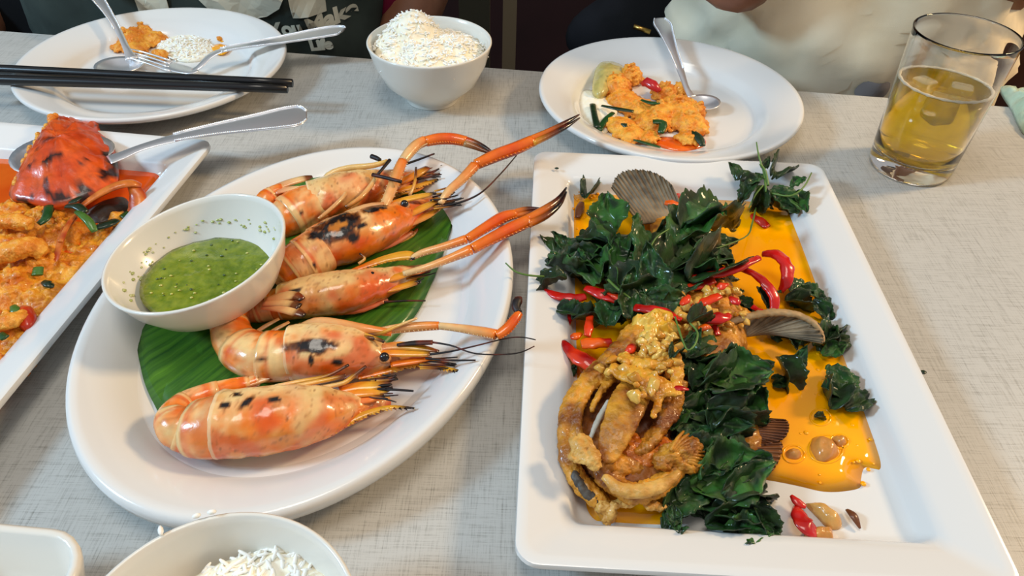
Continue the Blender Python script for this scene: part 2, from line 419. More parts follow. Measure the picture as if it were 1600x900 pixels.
def grains(mb, surf, n, L=.0062, r=.00085, rnd=R, col=(1, 1, 1)):
    """surf() -> point, normal-ish up lean"""
    for i in range(n):
        p = surf(); a = rnd.random()*6.283; el = rnd.uniform(-.35, .5)
        d = Vector((math.cos(a)*math.cos(el), math.sin(a)*math.cos(el), math.sin(el)))
        l = L*rnd.uniform(.75, 1.1)*.5; bend = Vector((0, 0, rnd.uniform(-.0004, .0006)))
        mb.tube([p-d*l, p-d*l*.5+bend, p+d*l*.5+bend, p+d*l], [r*.5, r, r, r*.5], seg=6, col=col)
    return mb
# ---------------------------------------------------------------- banana leaf
def plat_z(q):  # surface height of the oval platter under a point
    dx, dy = q.x-OV[0], q.y-OV[1]; c, s = math.cos(-OR_), math.sin(-OR_)
    e = math.sqrt(((c*dx-s*dy)/OB)**2+((s*dx+c*dy)/OA)**2)
    return .0065 if e < .72 else .0065+(min(e, .97)-.72)/.25*.0235*min(1, ((e-.72)/.25)*.6+.4)
BL = [(216, 512), (221, 580), (240, 630), (262, 653), (330, 650), (420, 615), (560, 575), (640, 505), (676, 440), (698, 380), (709, 335), (690, 305), (640, 282), (570, 266), (508, 268), (440, 282), (385, 298), (320, 380), (262, 462)]
mb = dome(BL, .0082, .0004, rings=10, dens=110, amp=.0005, nsc=40, thick=.0007, zf=lambda q: max(0, plat_z(q)-.0066))
tag(mb.build('banana_leaf', M_banana), 'green banana leaf lying under the grilled prawns', 'leaf')

# ---------------------------------------------------------------- prawns
O1, O2, O3, O4 = lin((238, 120, 20)), lin((218, 76, 12)), lin((240, 202, 138)), lin((226, 132, 88))
CH_, CHB = lin((22, 14, 14)), lin((120, 62, 16)); YEL = lin((226, 160, 40)); CRM = lin((236, 196, 136))
def prj(p):
    q = p-CP; d = q.dot(CF); return 800+FPX*q.dot(CR)/d, 450-FPX*q.dot(CU)/d
def px_path(st, z0, flat=.86, n=24, lift=None):
    st = [tuple(q) if len(q) > 3 else (*q, z0+max(q[2], .4)*mpp(W(q[0], q[1], z0))*flat) for q in st]
    s = catmull(st, n) if n else st; P = []; RR = []
    for q in s:
        c = W(q[0], q[1], q[3]); P.append(c); RR.append(max(q[2], .4)*mpp(c))
    return P, RR
def spotmix(c, p, spots, zc):
    for sx, sy, rx, ry, an, ring in spots:
        if p.z < zc-.004: continue
        x, y = prj(p); dx, dy = x-sx, y-sy; a = math.radians(an)
        u, v = (dx*math.cos(a)+dy*math.sin(a))/rx, (-dx*math.sin(a)+dy*math.cos(a))/ry
        e = math.sqrt(u*u+v*v)+.35*N(p, 190, 1)+.2*N(p, 480, 2)
        if ring and e < .42: c = mix(lin((200, 120, 30)), CH_, sm(.25, .42, e))
        else: c = mix(mix(CH_, CHB, sm(.8, 1.05, e)), c, sm(1.0, 1.25, e))
    return c
def speck(c, p):
    v = N(p, 620, 9); return mix(c, CHB, .7) if v > .62 else c
def limb(root, name, st, cols, seg=8, flat=.9, n=18, z=None, spots=(), thorns=0, mt=None):
    """st: (px,py,hw,z); cols: list of (t, colour)"""
    P, RR = px_path(st, 0, flat, n)
    def fc(t, a, p):
        for i in range(len(cols)-1):
            if t <= cols[i+1][0]:
                k = (t-cols[i][0])/max(1e-6, cols[i+1][0]-cols[i][0]); c = mix(cols[i][1], cols[i+1][1], k); break
        else: c = cols[-1][1]
        return mix(c, O2, .35*max(0, N(p, 160, 3)))
    mb = MB(); mb.tube(P, RR, seg, flat=flat, fcol=fc)
    if thorns:
        for i in range(1, len(P)-1):
            for s in (-1, 1):
                d = (P[i+1]-P[i-1]).normalized(); sd = d.cross(Vector((0, 0, 1))).normalized()*s
                q = P[i]+sd*RR[i]*.9
                mb.tube([q, q+sd*RR[i]*.3+d*RR[i]*.15], [RR[i]*.16, RR[i]*.04], 4, col=cols[0][1])
    return mb.build(name, mt or M_shell, root)
DK = [(0, CRM), (.5, YEL), (.72, CHB), (1, CH_)]
BK = [(0, CH_), (1, CH_)]
def prawn(label, z0, abd, car, spots, nseg=5, eye=None, rost=None, limbs=(), flat=.86, pale=.75, tail=None, lip=True, uro=()):
    P, RR = px_path(car, z0, flat, 110)
    root = empty('grilled_prawn', (P[0].x, P[0].y, z0), label, 'prawn', 'grilled river prawns on the oval platter')
    def ccol(t, a, p):
        v = N(p, 50, 1)*.8+N(p, 130, 4)*.45+N(p, 330, 4)*.2
        c = mix(O3, O1, sm(-.55, .55, v+.55*math.cos(a)+.55*t-pale*.75+.10))
        c = mix(c, lin((214, 150, 70)), .5*sm(0, .5, N(p, 85, 17)))
        c = mix(c, O2, .75*sm(.25, .75, N(p, 75, 7)+.3*t+.35*math.cos(a))); c = mix(c, O4, .3*sm(.15, .5, N(p, 48, 12)))
        c = mix(c, lin((160, 84, 30)), .45*sm(.28, .5, N(p, 420, 3)))
        if t < .03: c = mix(c, lin((240, 214, 170)), .6)
        return speck(spotmix(c, p, spots, P[min(len(P)-1, int(t*(len(P)-1)))].z), p)
    rr = list(RR)
    mb = MB(); mb.tube(P, [r_*(1+.03*max(0, 1-i/7)) for i, r_ in enumerate(rr)], 64, flat=flat, fcol=ccol)
    for v_ in mb.v:
        v_ += Vector((0, 0, 1))*(.0009*N(v_, 110, 2)+.0003*N(v_, 420, 5))+Vector((.0004*N(v_, 200, 8), .0006*N(v_, 170, 9), 0))
    mb.build('carapace', M_shell, root)
    if abd:
        A, AR = px_path(abd, z0, flat, 60)
        for s in range(nseg):
            i0, i1 = int(59*s/nseg), min(59, int(59*(s+1)/nseg)+4)
            Q = A[i0:i1+1]; n = len(Q)
            q = [AR[i0+i]*(.955+.085*(i/(n-1))) for i in range(n)]
            def acol(t, a, p, s=s):
                v = N(p, 60, s)*1.0
                c = mix(O1, O3, sm(-.1, .8, v-.05+.2*math.sin(a)-.35*math.cos(a)+.3*N(p, 260, 2))); c = mix(c, O4, .4*sm(0, .5, N(p, 45, 3))); c = mix(c, lin((160, 84, 30)), .4*sm(.28, .5, N(p, 420, 3)))
                c = mix(c, O2, .6*sm(.2, .6, N(p, 80, 5)))
                if t > .86: c = mix(c, O3, .65)
                if .74 < t < .84: c = mix(c, O2, .5)
                return speck(spotmix(c, p, spots, z0+.008), p)
            mb = MB(); mb.tube(Q, q, 40, flat=flat, fcol=acol)
            for v_ in mb.v: v_ += Vector((.0003*N(v_, 200, 8), .0003*N(v_, 200, 9), .0006*N(v_, 150, 2)))
            mb.build('tail_segment', M_shell, root)
    for st in uro: limb(root, 'tail_fan', st, [(0, O4), (.6, O3), (.72, CHB), (1, CH_)], flat=.35, n=12)
    if eye:
        c = W(eye[0], eye[1], eye[3]); r_ = eye[2]*mpp(c)
        e = MB().ball(c, r_*1.25, lin((206, 140, 84)), sc=(1, 1, .7)).build('eye_socket', M_shell, root)
        MB().ball(c+Vector((-.0003, -.0006, r_*.55)), r_, lin((16, 14, 18)), seg=14, rings=10).build('eye', M_chili, root)
    if rost:
        pts, side = rost
        P, RR = px_path(pts, 0, .3, 26)
        mb = MB(); f = lambda t, a, p: mix(mix(O1, YEL, sm(.1, .5, t)), CH_, sm(.82, .93, t))
        mb.tube(P, RR, 8, flat=.4, fcol=f)
        for i in range(3, 24):
            d = (P[i+1]-P[i]).normalized(); sd = d.cross(Vector((0, 0, 1))).normalized()*side
            q = P[i]+sd*RR[i]*.7
            mb.tube([q-d*.0007, q+sd*.0016+d*.0012], [.0008, .0001], 5, col=CH_ if i > 21 else (YEL if i % 3 else CHB))
        mb.build('rostrum', M_shell, root)
    for nm, st, cl, kw in limbs: limb(root, nm, st, cl, **kw)
    return root
ANT = dict(seg=5, flat=1, n=22, mt=M_dry); SC = dict(flat=.4, n=12); ARM = dict(thorns=1, n=16)
CLA = [(0, lin((232, 150, 78))), (.5, O1), (1, O2)]; PALM = [(0, O1), (.6, lin((226, 84, 20))), (1, O1)]; FNG = [(0, O1), (.35, lin((190, 100, 30))), (.6, CH_), (1, CH_)]
PALEARM = [(0, CRM), (.6, lin((232, 160, 90))), (1, O1)]
def legs(*ls): return [('leg', l, DK, dict(seg=6, n=12)) for l in ls]
def brush(x, y, z, n, ln, an, spread, seed, th=1.6):
    r_ = random.Random(seed); out = []
    for i in range(n):
        a = math.radians(an+r_.uniform(-spread, spread)); l = ln*r_.uniform(.45, 1); ox, oy = r_.uniform(-6, 3), r_.uniform(-9, 9)
        out.append(('feeler', [(x+ox-12, y+oy, th, z), (x+ox+math.cos(a)*l*.5, y+oy+math.sin(a)*l*.5, th*.9, z+.001), (x+ox+math.cos(a)*l, y+oy+math.sin(a)*l, th*.6, z+.001+r_.uniform(-.002, .003))], [(0, YEL), (.4, CHB), (.6, CH_), (1, CH_)] if i % 3 else BK, dict(seg=5, n=7, mt=M_dry)))
    return out

# front prawn
prawn('front grilled prawn nearest the viewer, smooth orange body without claws', .008,
      [(356, 663, 55), (325, 668, 51), (298, 668, 44), (278, 663, 36, .024), (272, 648, 25, .024), (292, 628, 20, .022), (330, 612, 16, .022), (380, 600, 12, .02), (405, 594, 9, .02)],
      [(345, 662, 56), (372, 661, 57), (410, 657, 57), (455, 651, 54), (492, 645, 48), (522, 641, 38), (545, 637, 29), (570, 632, 21), (592, 629, 14), (608, 627, 9)],
      [(352, 632, 9, 6, -20, 0), (385, 628, 16, 5, -35, 0), (430, 626, 9, 5, 0, 0), (372, 616, 8, 3, 0, 0)], 7,
      eye=(520, 633, 6.5, .026),
      rost=([(470, 690, 5, .018), (505, 678, 9, .019), (540, 660, 8, .019), (575, 645, 6, .02), (610, 636, 4, .02), (648, 638, 2, .021)], 1),
      uro=[[(385, 600, 8, .021), (410, 591, 10, .021), (432, 586, 6, .021)]],
      limbs=legs([(430, 604, 4, .03), (470, 596, 4, .030), (510, 588, 3.5, .031), (545, 570, 2.5, .033)], [(440, 608, 4, .03), (490, 598, 4, .031), (528, 590, 4, .031), (540, 586, 3, .031)], [(500, 606, 4, .028), (535, 599, 4, .029), (552, 588, 4, .03), (572, 572, 2.5, .032)])
      + [('antennal_scale', [(530, 610, 8, .024), (560, 604, 10, .024), (590, 602, 9, .024), (612, 594, 3, .024)], [(0, O1), (.55, YEL), (.8, CHB), (1, CH_)], SC),
         ('antennal_scale', [(535, 618, 7, .024), (565, 614, 9, .024), (595, 612, 7, .023), (610, 608, 3, .023)], [(0, O1), (.7, YEL), (1, CHB)], SC),
         ('antennal_scale', [(540, 630, 6, .024), (575, 624, 8, .022), (600, 618, 6, .022)], [(0, O4), (.6, O1), (.8, O1), (1, CH_)], SC),
         ('antenna', [(590, 608, 2.4, .024), (615, 609, 2.2, .025), (646, 611, 1.8, .026)], BK, ANT)]
      + brush(592, 612, .023, 11, 34, -12, 28, 5) + brush(600, 598, .024, 5, 24, -20, 20, 6, 3))

# curled prawn above it
prawn('curled grilled prawn with a round burnt patch and one long thin arm', .008,
      [(470, 551, 44), (440, 556, 43), (405, 556, 41), (378, 545, 36), (362, 522, 31), (362, 496, 27), (380, 478, 22), (408, 472, 18), (430, 472, 15)],
      [(455, 551, 45), (475, 549, 47), (510, 549, 48), (545, 551, 44), (575, 556, 37), (600, 559, 28), (625, 560, 20), (650, 561, 13), (668, 562, 8)],
      [(487, 541, 34, 11, -4, 0), (486, 563, 4, 9, 0, 0), (528, 566, 9, 6, 0, 0), (408, 562, 6, 4, 0, 0)], 6,
      eye=(602, 560, 8, .028), pale=1.15,
      rost=([(560, 590, 5, .018), (600, 580, 8, .019), (640, 570, 7, .02), (672, 571, 5, .021), (700, 576, 4, .022), (724, 581, 2, .024)], 1),
      uro=[[(415, 470, 8, .029), (440, 464, 11, .031), (460, 461, 10, .032), (472, 468, 6, .032)], [(412, 478, 8, .028), (440, 482, 9, .031), (462, 487, 10, .032), (476, 493, 5, .031)], [(412, 474, 6, .03), (445, 474, 8, .032), (468, 479, 8, .033)]],
      limbs=[('swimmeret', [(x, y, 4, .019), (x+18, y-12, 4.5, .021), (x+40, y-24, 3, .022)], [(0, CRM), (1, lin((222, 168, 104)))], dict(flat=.4, n=8)) for x, y in ((396, 522), (412, 527), (430, 530), (448, 528))]
      + [('arm_segment', [(468, 512, 6, .030), (495, 503, 8, .033), (530, 506, 8, .034), (570, 514, 8, .034), (612, 520, 6, .033)], PALEARM, dict(n=14)),
         ('arm_segment', [(590, 518, 6, .032), (625, 513, 8, .033), (660, 510, 8, .034), (686, 509, 7, .035)], PALEARM, ARM),
         ('arm_segment', [(684, 509, 6, .035), (720, 513, 7, .036), (755, 519, 9, .037), (775, 523, 9, .038)], PALEARM, ARM),
         ('claw_palm', [(776, 525, 8, .038), (792, 514, 9, .040), (805, 498, 8, .042), (811, 489, 6, .043)], PALM, ARM),
         ('claw_finger', [(811, 489, 6, .043), (806, 480, 7, .044), (809, 470, 8, .045), (814, 465, 3, .045)], BK, dict(n=8, mt=M_dry)),
         ('antennal_scale', [(585, 545, 7, .028), (620, 540, 9, .029), (655, 543, 8, .029), (686, 549, 3, .028)], [(0, O4), (.6, YEL), (.85, CHB), (1, CH_)], SC),
         ('antennal_scale', [(585, 552, 7, .028), (630, 552, 8, .028), (672, 553, 5, .028)], [(0, O1), (.8, YEL), (1, CHB)], SC),
         ('antennal_scale', [(610, 570, 6, .024), (645, 564, 7, .024), (675, 560, 4, .024)], [(0, O1), (.8, O1), (1, CHB)], SC),
         ('antennal_scale', [(620, 539, 3, .031), (645, 536, 5, .032), (676, 535, 5, .033)], BK, dict(flat=.5, n=10, mt=M_dry)),
         ('antenna', [(676, 535, 1.8, .033), (705, 540, 1.5, .035), (740, 552, 1.3, .036), (780, 554, 1.3, .036), (812, 551, 1.2, .036), (835, 541, 1, .037)], BK, ANT),
         ('antenna', [(672, 554, 2, .028), (705, 549, 1.6, .032), (745, 540, 1.3, .036), (790, 529, 1.2, .037), (815, 527, 1.1, .037), (837, 531, 1, .037)], BK, ANT),
         ('antenna', [(665, 560, 2, .026), (700, 563, 1.8, .028), (743, 563, 1.5, .031)], BK, ANT)]
      + legs([(520, 510, 4, .03), (560, 520, 4, .033), (590, 530, 3.5, .034), (600, 534, 3, .034)], [(510, 516, 4, .03), (545, 522, 4, .033), (572, 527, 4, .034), (586, 529, 3, .034)], [(555, 520, 3.5, .031), (590, 522, 3.5, .034), (620, 510, 3, .037), (652, 497, 2, .04)][::-1])
      + brush(672, 567, .023, 9, 46, 6, 12, 8) + brush(590, 592, .018, 8, 40, -10, 25, 12))

# middle prawn lying behind the curled one
prawn('grilled prawn with two long parallel claws, behind the curled one', .008,
      [(452, 472, 30), (425, 478, 26), (405, 486, 20), (385, 492, 14)],
      [(440, 472, 30), (462, 468, 34), (500, 461, 37), (540, 455, 37), (572, 448, 32), (602, 440, 26), (630, 430, 18), (650, 424, 11), (664, 419, 6)],
      [(460, 455, 12, 4, -20, 0)], 3,
      eye=(582, 433, 7, .027), lip=False, pale=.95,
      rost=([(545, 425, 4, .025), (575, 414, 7, .026), (605, 404, 9, .027), (635, 399, 11, .027), (650, 402, 7, .027)], 1),
      limbs=[('antennal_scale', [(590, 440, 7, .025), (620, 433, 8, .025), (650, 422, 5, .025)], [(0, O1), (.8, YEL), (1, CHB)], SC),
             ('antennal_scale', [(590, 456, 6, .02), (620, 450, 7, .02), (650, 441, 7, .02), (655, 443, 3, .02)], [(0, O1), (.5, YEL), (.7, CH_), (1, CH_)], SC),
             ('arm_segment', [(640, 405, 4, .026), (660, 395, 6, .029), (695, 385, 7, .031), (728, 374, 8, .033)], PALEARM, ARM),
             ('claw_palm', [(730, 374, 8, .033), (755, 358, 9, .035), (785, 340, 10, .037), (806, 334, 8, .038)], PALM, ARM),
             ('claw_finger', [(802, 333, 6, .038), (822, 327, 5, .039), (845, 326, 2, .040)], FNG, dict(n=10)),
             ('claw_finger', [(802, 338, 5, .037), (825, 333, 4, .038), (846, 328, 2, .039)], FNG, dict(n=10)),
             ('arm_segment', [(630, 428, 5, .026), (665, 418, 6, .029), (700, 405, 7, .031), (736, 390, 9, .034)], PALEARM, ARM),
             ('claw_palm', [(738, 389, 9, .034), (770, 372, 10, .036), (800, 357, 11, .038), (826, 345, 11, .040)], PALM, ARM),
             ('claw_finger', [(822, 344, 8, .040), (850, 328, 7, .042), (872, 312, 5, .043), (885, 293, 1.5, .044)], FNG, dict(n=12)),
             ('claw_finger', [(826, 350, 7, .040), (852, 338, 6, .041), (874, 320, 4, .042), (885, 300, 1.5, .043)], [(0, O1), (.25, CHB), (.5, CH_), (1, CH_)], dict(n=12)),
             ('antenna', [(640, 424, 2, .027), (665, 417, 2, .029), (684, 408, 1.5, .031)], BK, ANT),
             ('antenna', [(600, 472, 2, .014), (635, 470, 1.8, .013), (665, 470, 1.2, .013)], BK, ANT),
             ('leg', [(560, 412, 2.5, .028), (570, 404, 2.5, .03), (562, 396, 2, .032)], DK, dict(seg=6, n=8)),
             ('leg', [(500, 488, 4, .016), (560, 486, 5, .013), (605, 468, 4, .012)], [(0, O2), (1, O4)], dict(seg=6, n=8))]
      + brush(648, 436, .02, 6, 40, -22, 10, 21))

# prawn with big scorched ring
prawn('grilled prawn with a large black scorch ring on its shell and a raised claw', .0085,
      [(500, 392, 42), (478, 406, 40), (458, 418, 35), (442, 430, 28), (432, 440, 20)],
      [(492, 389, 36), (505, 384, 40), (530, 376, 43), (560, 366, 42), (590, 354, 37), (618, 343, 30), (645, 332, 22), (668, 322, 15), (685, 315, 10), (698, 311, 6)],
      [(528, 355, 34, 20, -18, 1), (585, 325, 20, 7, -15, 0), (552, 372, 8, 7, 0, 0), (500, 368, 22, 7, 0, 0), (492, 416, 3, 3, 0, 0), (562, 353, 12, 4, -10, 0)], 4,
      eye=(633, 321, 6.5, .031), pale=.35,
      rost=([(590, 327, 4, .03), (618, 316, 6, .031), (650, 308, 7, .032), (682, 302, 3, .033)], -1),
      limbs=[('antennal_scale', [(630, 340, 7, .026), (660, 325, 8, .027), (690, 310, 4, .028)], [(0, O1), (.6, YEL), (.85, CHB), (1, CH_)], SC),
             ('antennal_scale', [(635, 352, 7, .02), (665, 338, 8, .021), (692, 322, 4, .022)], [(0, O4), (.6, YEL), (.85, CHB), (1, CH_)], SC),
             ('arm_segment', [(688, 318, 5, .028), (700, 300, 7, .032), (722, 280, 8, .035), (742, 259, 9, .038)], PALEARM, ARM),
             ('claw_palm', [(744, 257, 9, .038), (775, 243, 11, .040), (805, 232, 11, .042), (832, 220, 10, .044)], PALM, ARM),
             ('claw_finger', [(828, 218, 6, .044), (855, 206, 5, .046), (885, 191, 4, .048), (905, 179, 1.2, .049)], FNG, dict(n=12)),
             ('claw_finger', [(832, 224, 6, .044), (858, 212, 5, .045), (885, 198, 3.5, .047), (906, 184, 1.2, .048)], [(0, YEL), (.3, CHB), (.5, CH_), (1, CH_)], dict(n=12)),
             ('antenna', [(690, 322, 2.2, .026), (720, 316, 1.8, .03), (752, 301, 1.5, .034), (782, 272, 1.3, .038), (807, 243, 1, .042)], BK, ANT),
             ('leg', [(560, 400, 5, .014), (610, 383, 5, .014), (645, 363, 4, .014)], [(0, O2), (.7, O4), (1, CHB)], dict(seg=6, n=10)),
             ('leg', [(600, 388, 4, .012), (640, 370, 4, .012), (652, 358, 3, .012)], DK, dict(seg=6, n=8)),
             ('walking_leg', [(497, 368, 6, .03), (530, 340, 6, .034), (570, 322, 5, .036), (600, 318, 4, .036)], [(0, CRM), (1, lin((220, 150, 90)))], dict(flat=.4, n=10))]
      + brush(690, 305, .03, 5, 42, -22, 10, 31) + brush(692, 320, .026, 8, 36, -16, 16, 33))

# farthest prawn
prawn('farthest grilled prawn, legs folded up, an arm bent over the platter edge', .0085,
      [(500, 318, 38), (470, 328, 38), (445, 342, 34), (428, 352, 26), (418, 340, 20), (412, 318, 16, .03), (425, 303, 14, .033), (445, 296, 11, .034)],
      [(488, 318, 38), (510, 312, 40), (545, 302, 38), (580, 294, 33), (612, 288, 26), (640, 283, 19), (662, 280, 12), (675, 278, 7)],
      [(470, 333, 3, 3, 0, 0), (600, 330, 8, 4, 0, 0)], 5, pale=1.1,
      uro=[[(420, 298, 9, .036), (450, 286, 9, .038), (475, 279, 8, .039), (488, 276, 4, .039)], [(430, 300, 7, .036), (455, 295, 7, .038), (475, 294, 5, .039), (484, 292, 3, .039)]],
      rost=([(600, 302, 6, .022), (630, 296, 7, .022), (655, 290, 6, .023), (690, 278, 2, .024)], 1),
      limbs=[('arm_segment', [(585, 345, 6, .030), (600, 322, 8, .033), (612, 295, 9, .036), (622, 268, 9, .038), (629, 252, 8, .040)], PALEARM, ARM),
             ('arm_segment', [(630, 251, 8, .040), (640, 238, 9, .042), (652, 226, 9, .044), (664, 220, 9, .045)], PALEARM, ARM),
             ('claw_palm', [(665, 221, 9, .045), (685, 217, 10, .045), (708, 217, 10, .044), (728, 221, 9, .043)], PALM, ARM),
             ('claw_finger', [(726, 219, 7, .043), (742, 224, 6, .042), (757, 231, 4.5, .041), (769, 238, 2, .040)], [(0, O2), (.3, CHB), (.6, CH_), (1, CH_)], dict(n=10)),
             ('claw_finger', [(726, 224, 6, .043), (741, 229, 5, .042), (755, 235, 3.5, .041), (766, 239, 2, .040)], [(0, lin((170, 130, 80))), (.4, CHB), (1, CH_)], dict(n=10)),
             ('walking_leg', [(498, 292, 4, .030), (515, 272, 5, .034), (545, 262, 5, .037), (580, 259, 5, .038), (606, 252, 4, .039)], [(0, CRM), (1, lin((226, 186, 100)))], dict(n=14)),
             ('walking_leg', [(520, 280, 3, .034), (530, 290, 3, .036), (540, 302, 3.5, .037), (522, 322, 3.5, .036), (498, 342, 3, .034)], [(0, CRM), (1, lin((210, 150, 90)))], dict(n=14)),
             ('walking_leg', [(590, 274, 3.5, .037), (578, 292, 4, .037), (562, 310, 4, .036), (540, 324, 3.5, .034)], [(0, CRM), (.8, lin((220, 150, 70))), (1, CHB)], dict(n=12)),
             ('leg_tip', [(609, 250, 3, .041), (600, 261, 2.6, .041), (590, 273, 2.4, .040)], BK, dict(n=6, mt=M_dry)),
             ('leg_tip', [(582, 273, 3.5, .041), (604, 278, 3, .042), (627, 284, 3, .043)], BK, dict(n=6, mt=M_dry)),
             ('leg_tip', [(580, 244, 4, .041), (588, 247, 4, .041), (594, 250, 3, .041)], BK, dict(n=6, mt=M_dry)),
             ('leg', [(650, 262, 2, .034), (648, 285, 2.4, .032), (640, 305, 3, .028)][::-1], DK, dict(seg=6, n=8)),
             ('antennal_scale', [(625, 285, 8, .026), (650, 272, 9, .028), (668, 262, 6, .028)], [(0, O1), (.6, YEL), (.9, CHB), (1, CH_)], SC),
             ('antennal_scale', [(625, 300, 8, .02), (650, 295, 8, .021), (668, 283, 4, .022)], [(0, YEL), (.9, O1), (1, CHB)], SC),
             ('antenna', [(635, 256, 2, .038), (655, 249, 1.8, .039), (679, 240, 1.4, .041)], BK, ANT)]
      + brush(664, 272, .026, 9, 36, -8, 22, 41))

# ---------------------------------------------------------------- green sauce in the tilted bowl
zs = .0365
c = SB+Vector((-.0025, 0, zs-.0145))
mb = MB(); vs = []; n = 56; rad = .0425
for i in range(14):
    s = 1-i/14
    for k in range(n):
        a = k*2*math.pi/n; p = Vector((c.x-.002+rad*s*math.cos(a)*1.02, c.y+rad*s*math.sin(a), zs)); p.z += .0009*N(p, 130)+.0005*N(p, 400, 3)-.0005*(i == 0); vs.append(p)
vs += [Vector((p.x*.8+c.x*.2, p.y*.8+c.y*.2, zs-.011)) for p in vs[:n]]
fs = [(i*n+j, i*n+(j+1) % n, (i+1)*n+(j+1) % n, (i+1)*n+j) for i in range(13) for j in range(n)] + [tuple(13*n+j for j in range(n))] + [(14*n+(j+1) % n, 14*n+j, j, (j+1) % n)[::-1] for j in range(n)] + [tuple(14*n+j for j in range(n))[::-1]]
sauce = tag(mb.add(vs, fs).build('green_chilli_sauce', M_sauce), 'green chilli dipping sauce with seeds in the small bowl', 'sauce', kind='stuff')
mb = MB(); R2 = random.Random(3)
for i in range(46):
    a = R2.random()*6.28; s = math.sqrt(R2.random())*.038; mb.ball((c.x-.002+s*math.cos(a), c.y+s*math.sin(a), zs+.0005), R2.uniform(.0006, .0013), lin((196, 190, 96)) if i % 3 else lin((60, 84, 20)), sc=(1, .8, .5), seg=6, rings=4)
tag(mb.build('chilli_seeds', M_garlic, sauce), kind='stuff')
mb = MB()   # dried splashes on the inner wall
for i in range(60):
    a = math.radians(R2.uniform(35, 215)); hh = R2.uniform(.56, .74); pr_ = .71+(hh-.40)/.28*.15 if hh < .68 else .86+(hh-.68)/.25*.075
    p = Vector((pr_*.0585*.997*math.cos(a), pr_*.0585*.997*math.sin(a), hh*.047)); mb.ball(SB+ST @ p, R2.uniform(.0006, .0017), mix(lin((160, 170, 80)), lin((204, 204, 150)), R2.random()), sc=(1, 1, .5), seg=6, rings=4)
tag(mb.build('sauce_splashes', M_garlic, sauce), kind='stuff')

# ---------------------------------------------------------------- rice
def rice(center, rad, z0, H, n, label, lumps, seed, L=.0066, col=(1, 1, 1)):
    r_ = random.Random(seed); cx, cy = center
    blobs = [(0, 0, rad, H)]+lumps
    def zz(x, y):
        z = z0
        for bx, by, br, bh in blobs:
            d = ((x-bx)**2+(y-by)**2)/br**2
            if d < 1: z = max(z, z0+bh*(1-d)**.6)
        return z+.0030*N((x, y, 0), 105, seed)+.0012*N((x, y, 0), 260, seed)
    vs = []; k = 48; rings = 16
    for i in range(rings+1):
        s = 1-i/rings if i < rings else .002
        for j in range(k):
            a = j*2*math.pi/k; x, y = rad*s*math.cos(a), rad*s*math.sin(a); vs.append(Vector((cx+x, cy+y, zz(x, y)+.0003)))
    b0 = len(vs); vs += [Vector((cx+(p.x-cx)*.8, cy+(p.y-cy)*.8, z0-.012)) for p in vs[:k]]
    fs = [(i*k+j, i*k+(j+1) % k, (i+1)*k+(j+1) % k, (i+1)*k+j) for i in range(rings) for j in range(k)] + [tuple(rings*k+j for j in range(k))] + [(b0+(j+1) % k, b0+j, j, (j+1) % k)[::-1] for j in range(k)] + [tuple(b0+j for j in range(k))[::-1]]
    o = tag(MB().add(vs, fs).build('boiled_rice', M_riceb), label, 'rice', kind='stuff')
    def surf():
        a = r_.random()*6.283; s = math.sqrt(r_.random())*rad*1.0; x, y = s*math.cos(a), s*math.sin(a)
        return Vector((cx+x, cy+y, zz(x, y)+r_.uniform(-.0006, .0010)))
    tag(grains(MB(), surf, n, L, rnd=r_).build('rice_grains', M_rice, o), kind='stuff')
    return o
rice((-.0868, .690), .054, .046, .014, 900, 'heap of white boiled rice in the far bowl', [(-.018, .018, .030, .034), (-.030, .006, .026, .022), (.020, -.002, .028, .018), (0, -.012, .034, .018)], 1)
rice((-.105, .125), .047, .040, .008, 750, 'white boiled rice in the nearest bowl', [(-.012, -.004, .018, .014), (.018, .006, .020, .013), (.004, .018, .016, .011), (-.02, .014, .014, .009)], 2)
mb = MB()
for px, py, a, z in ((251, 829, 100, .062), (307, 806, 20, .062), (331, 800, 10, .063)):
    p = W(px, py, z); d = W(px+7*math.cos(math.radians(a)), py-7*math.sin(math.radians(a)), z)-p
    g = MB().tube([p-d, p-d*.4, p+d*.4, p+d], [.0006, .0012, .0012, .0006], 6)
    tag(g.build('rice_grain', M_rice), 'single rice grain stuck to the rim of the nearest bowl', 'rice grain', 'rice grains on the near bowl rim')

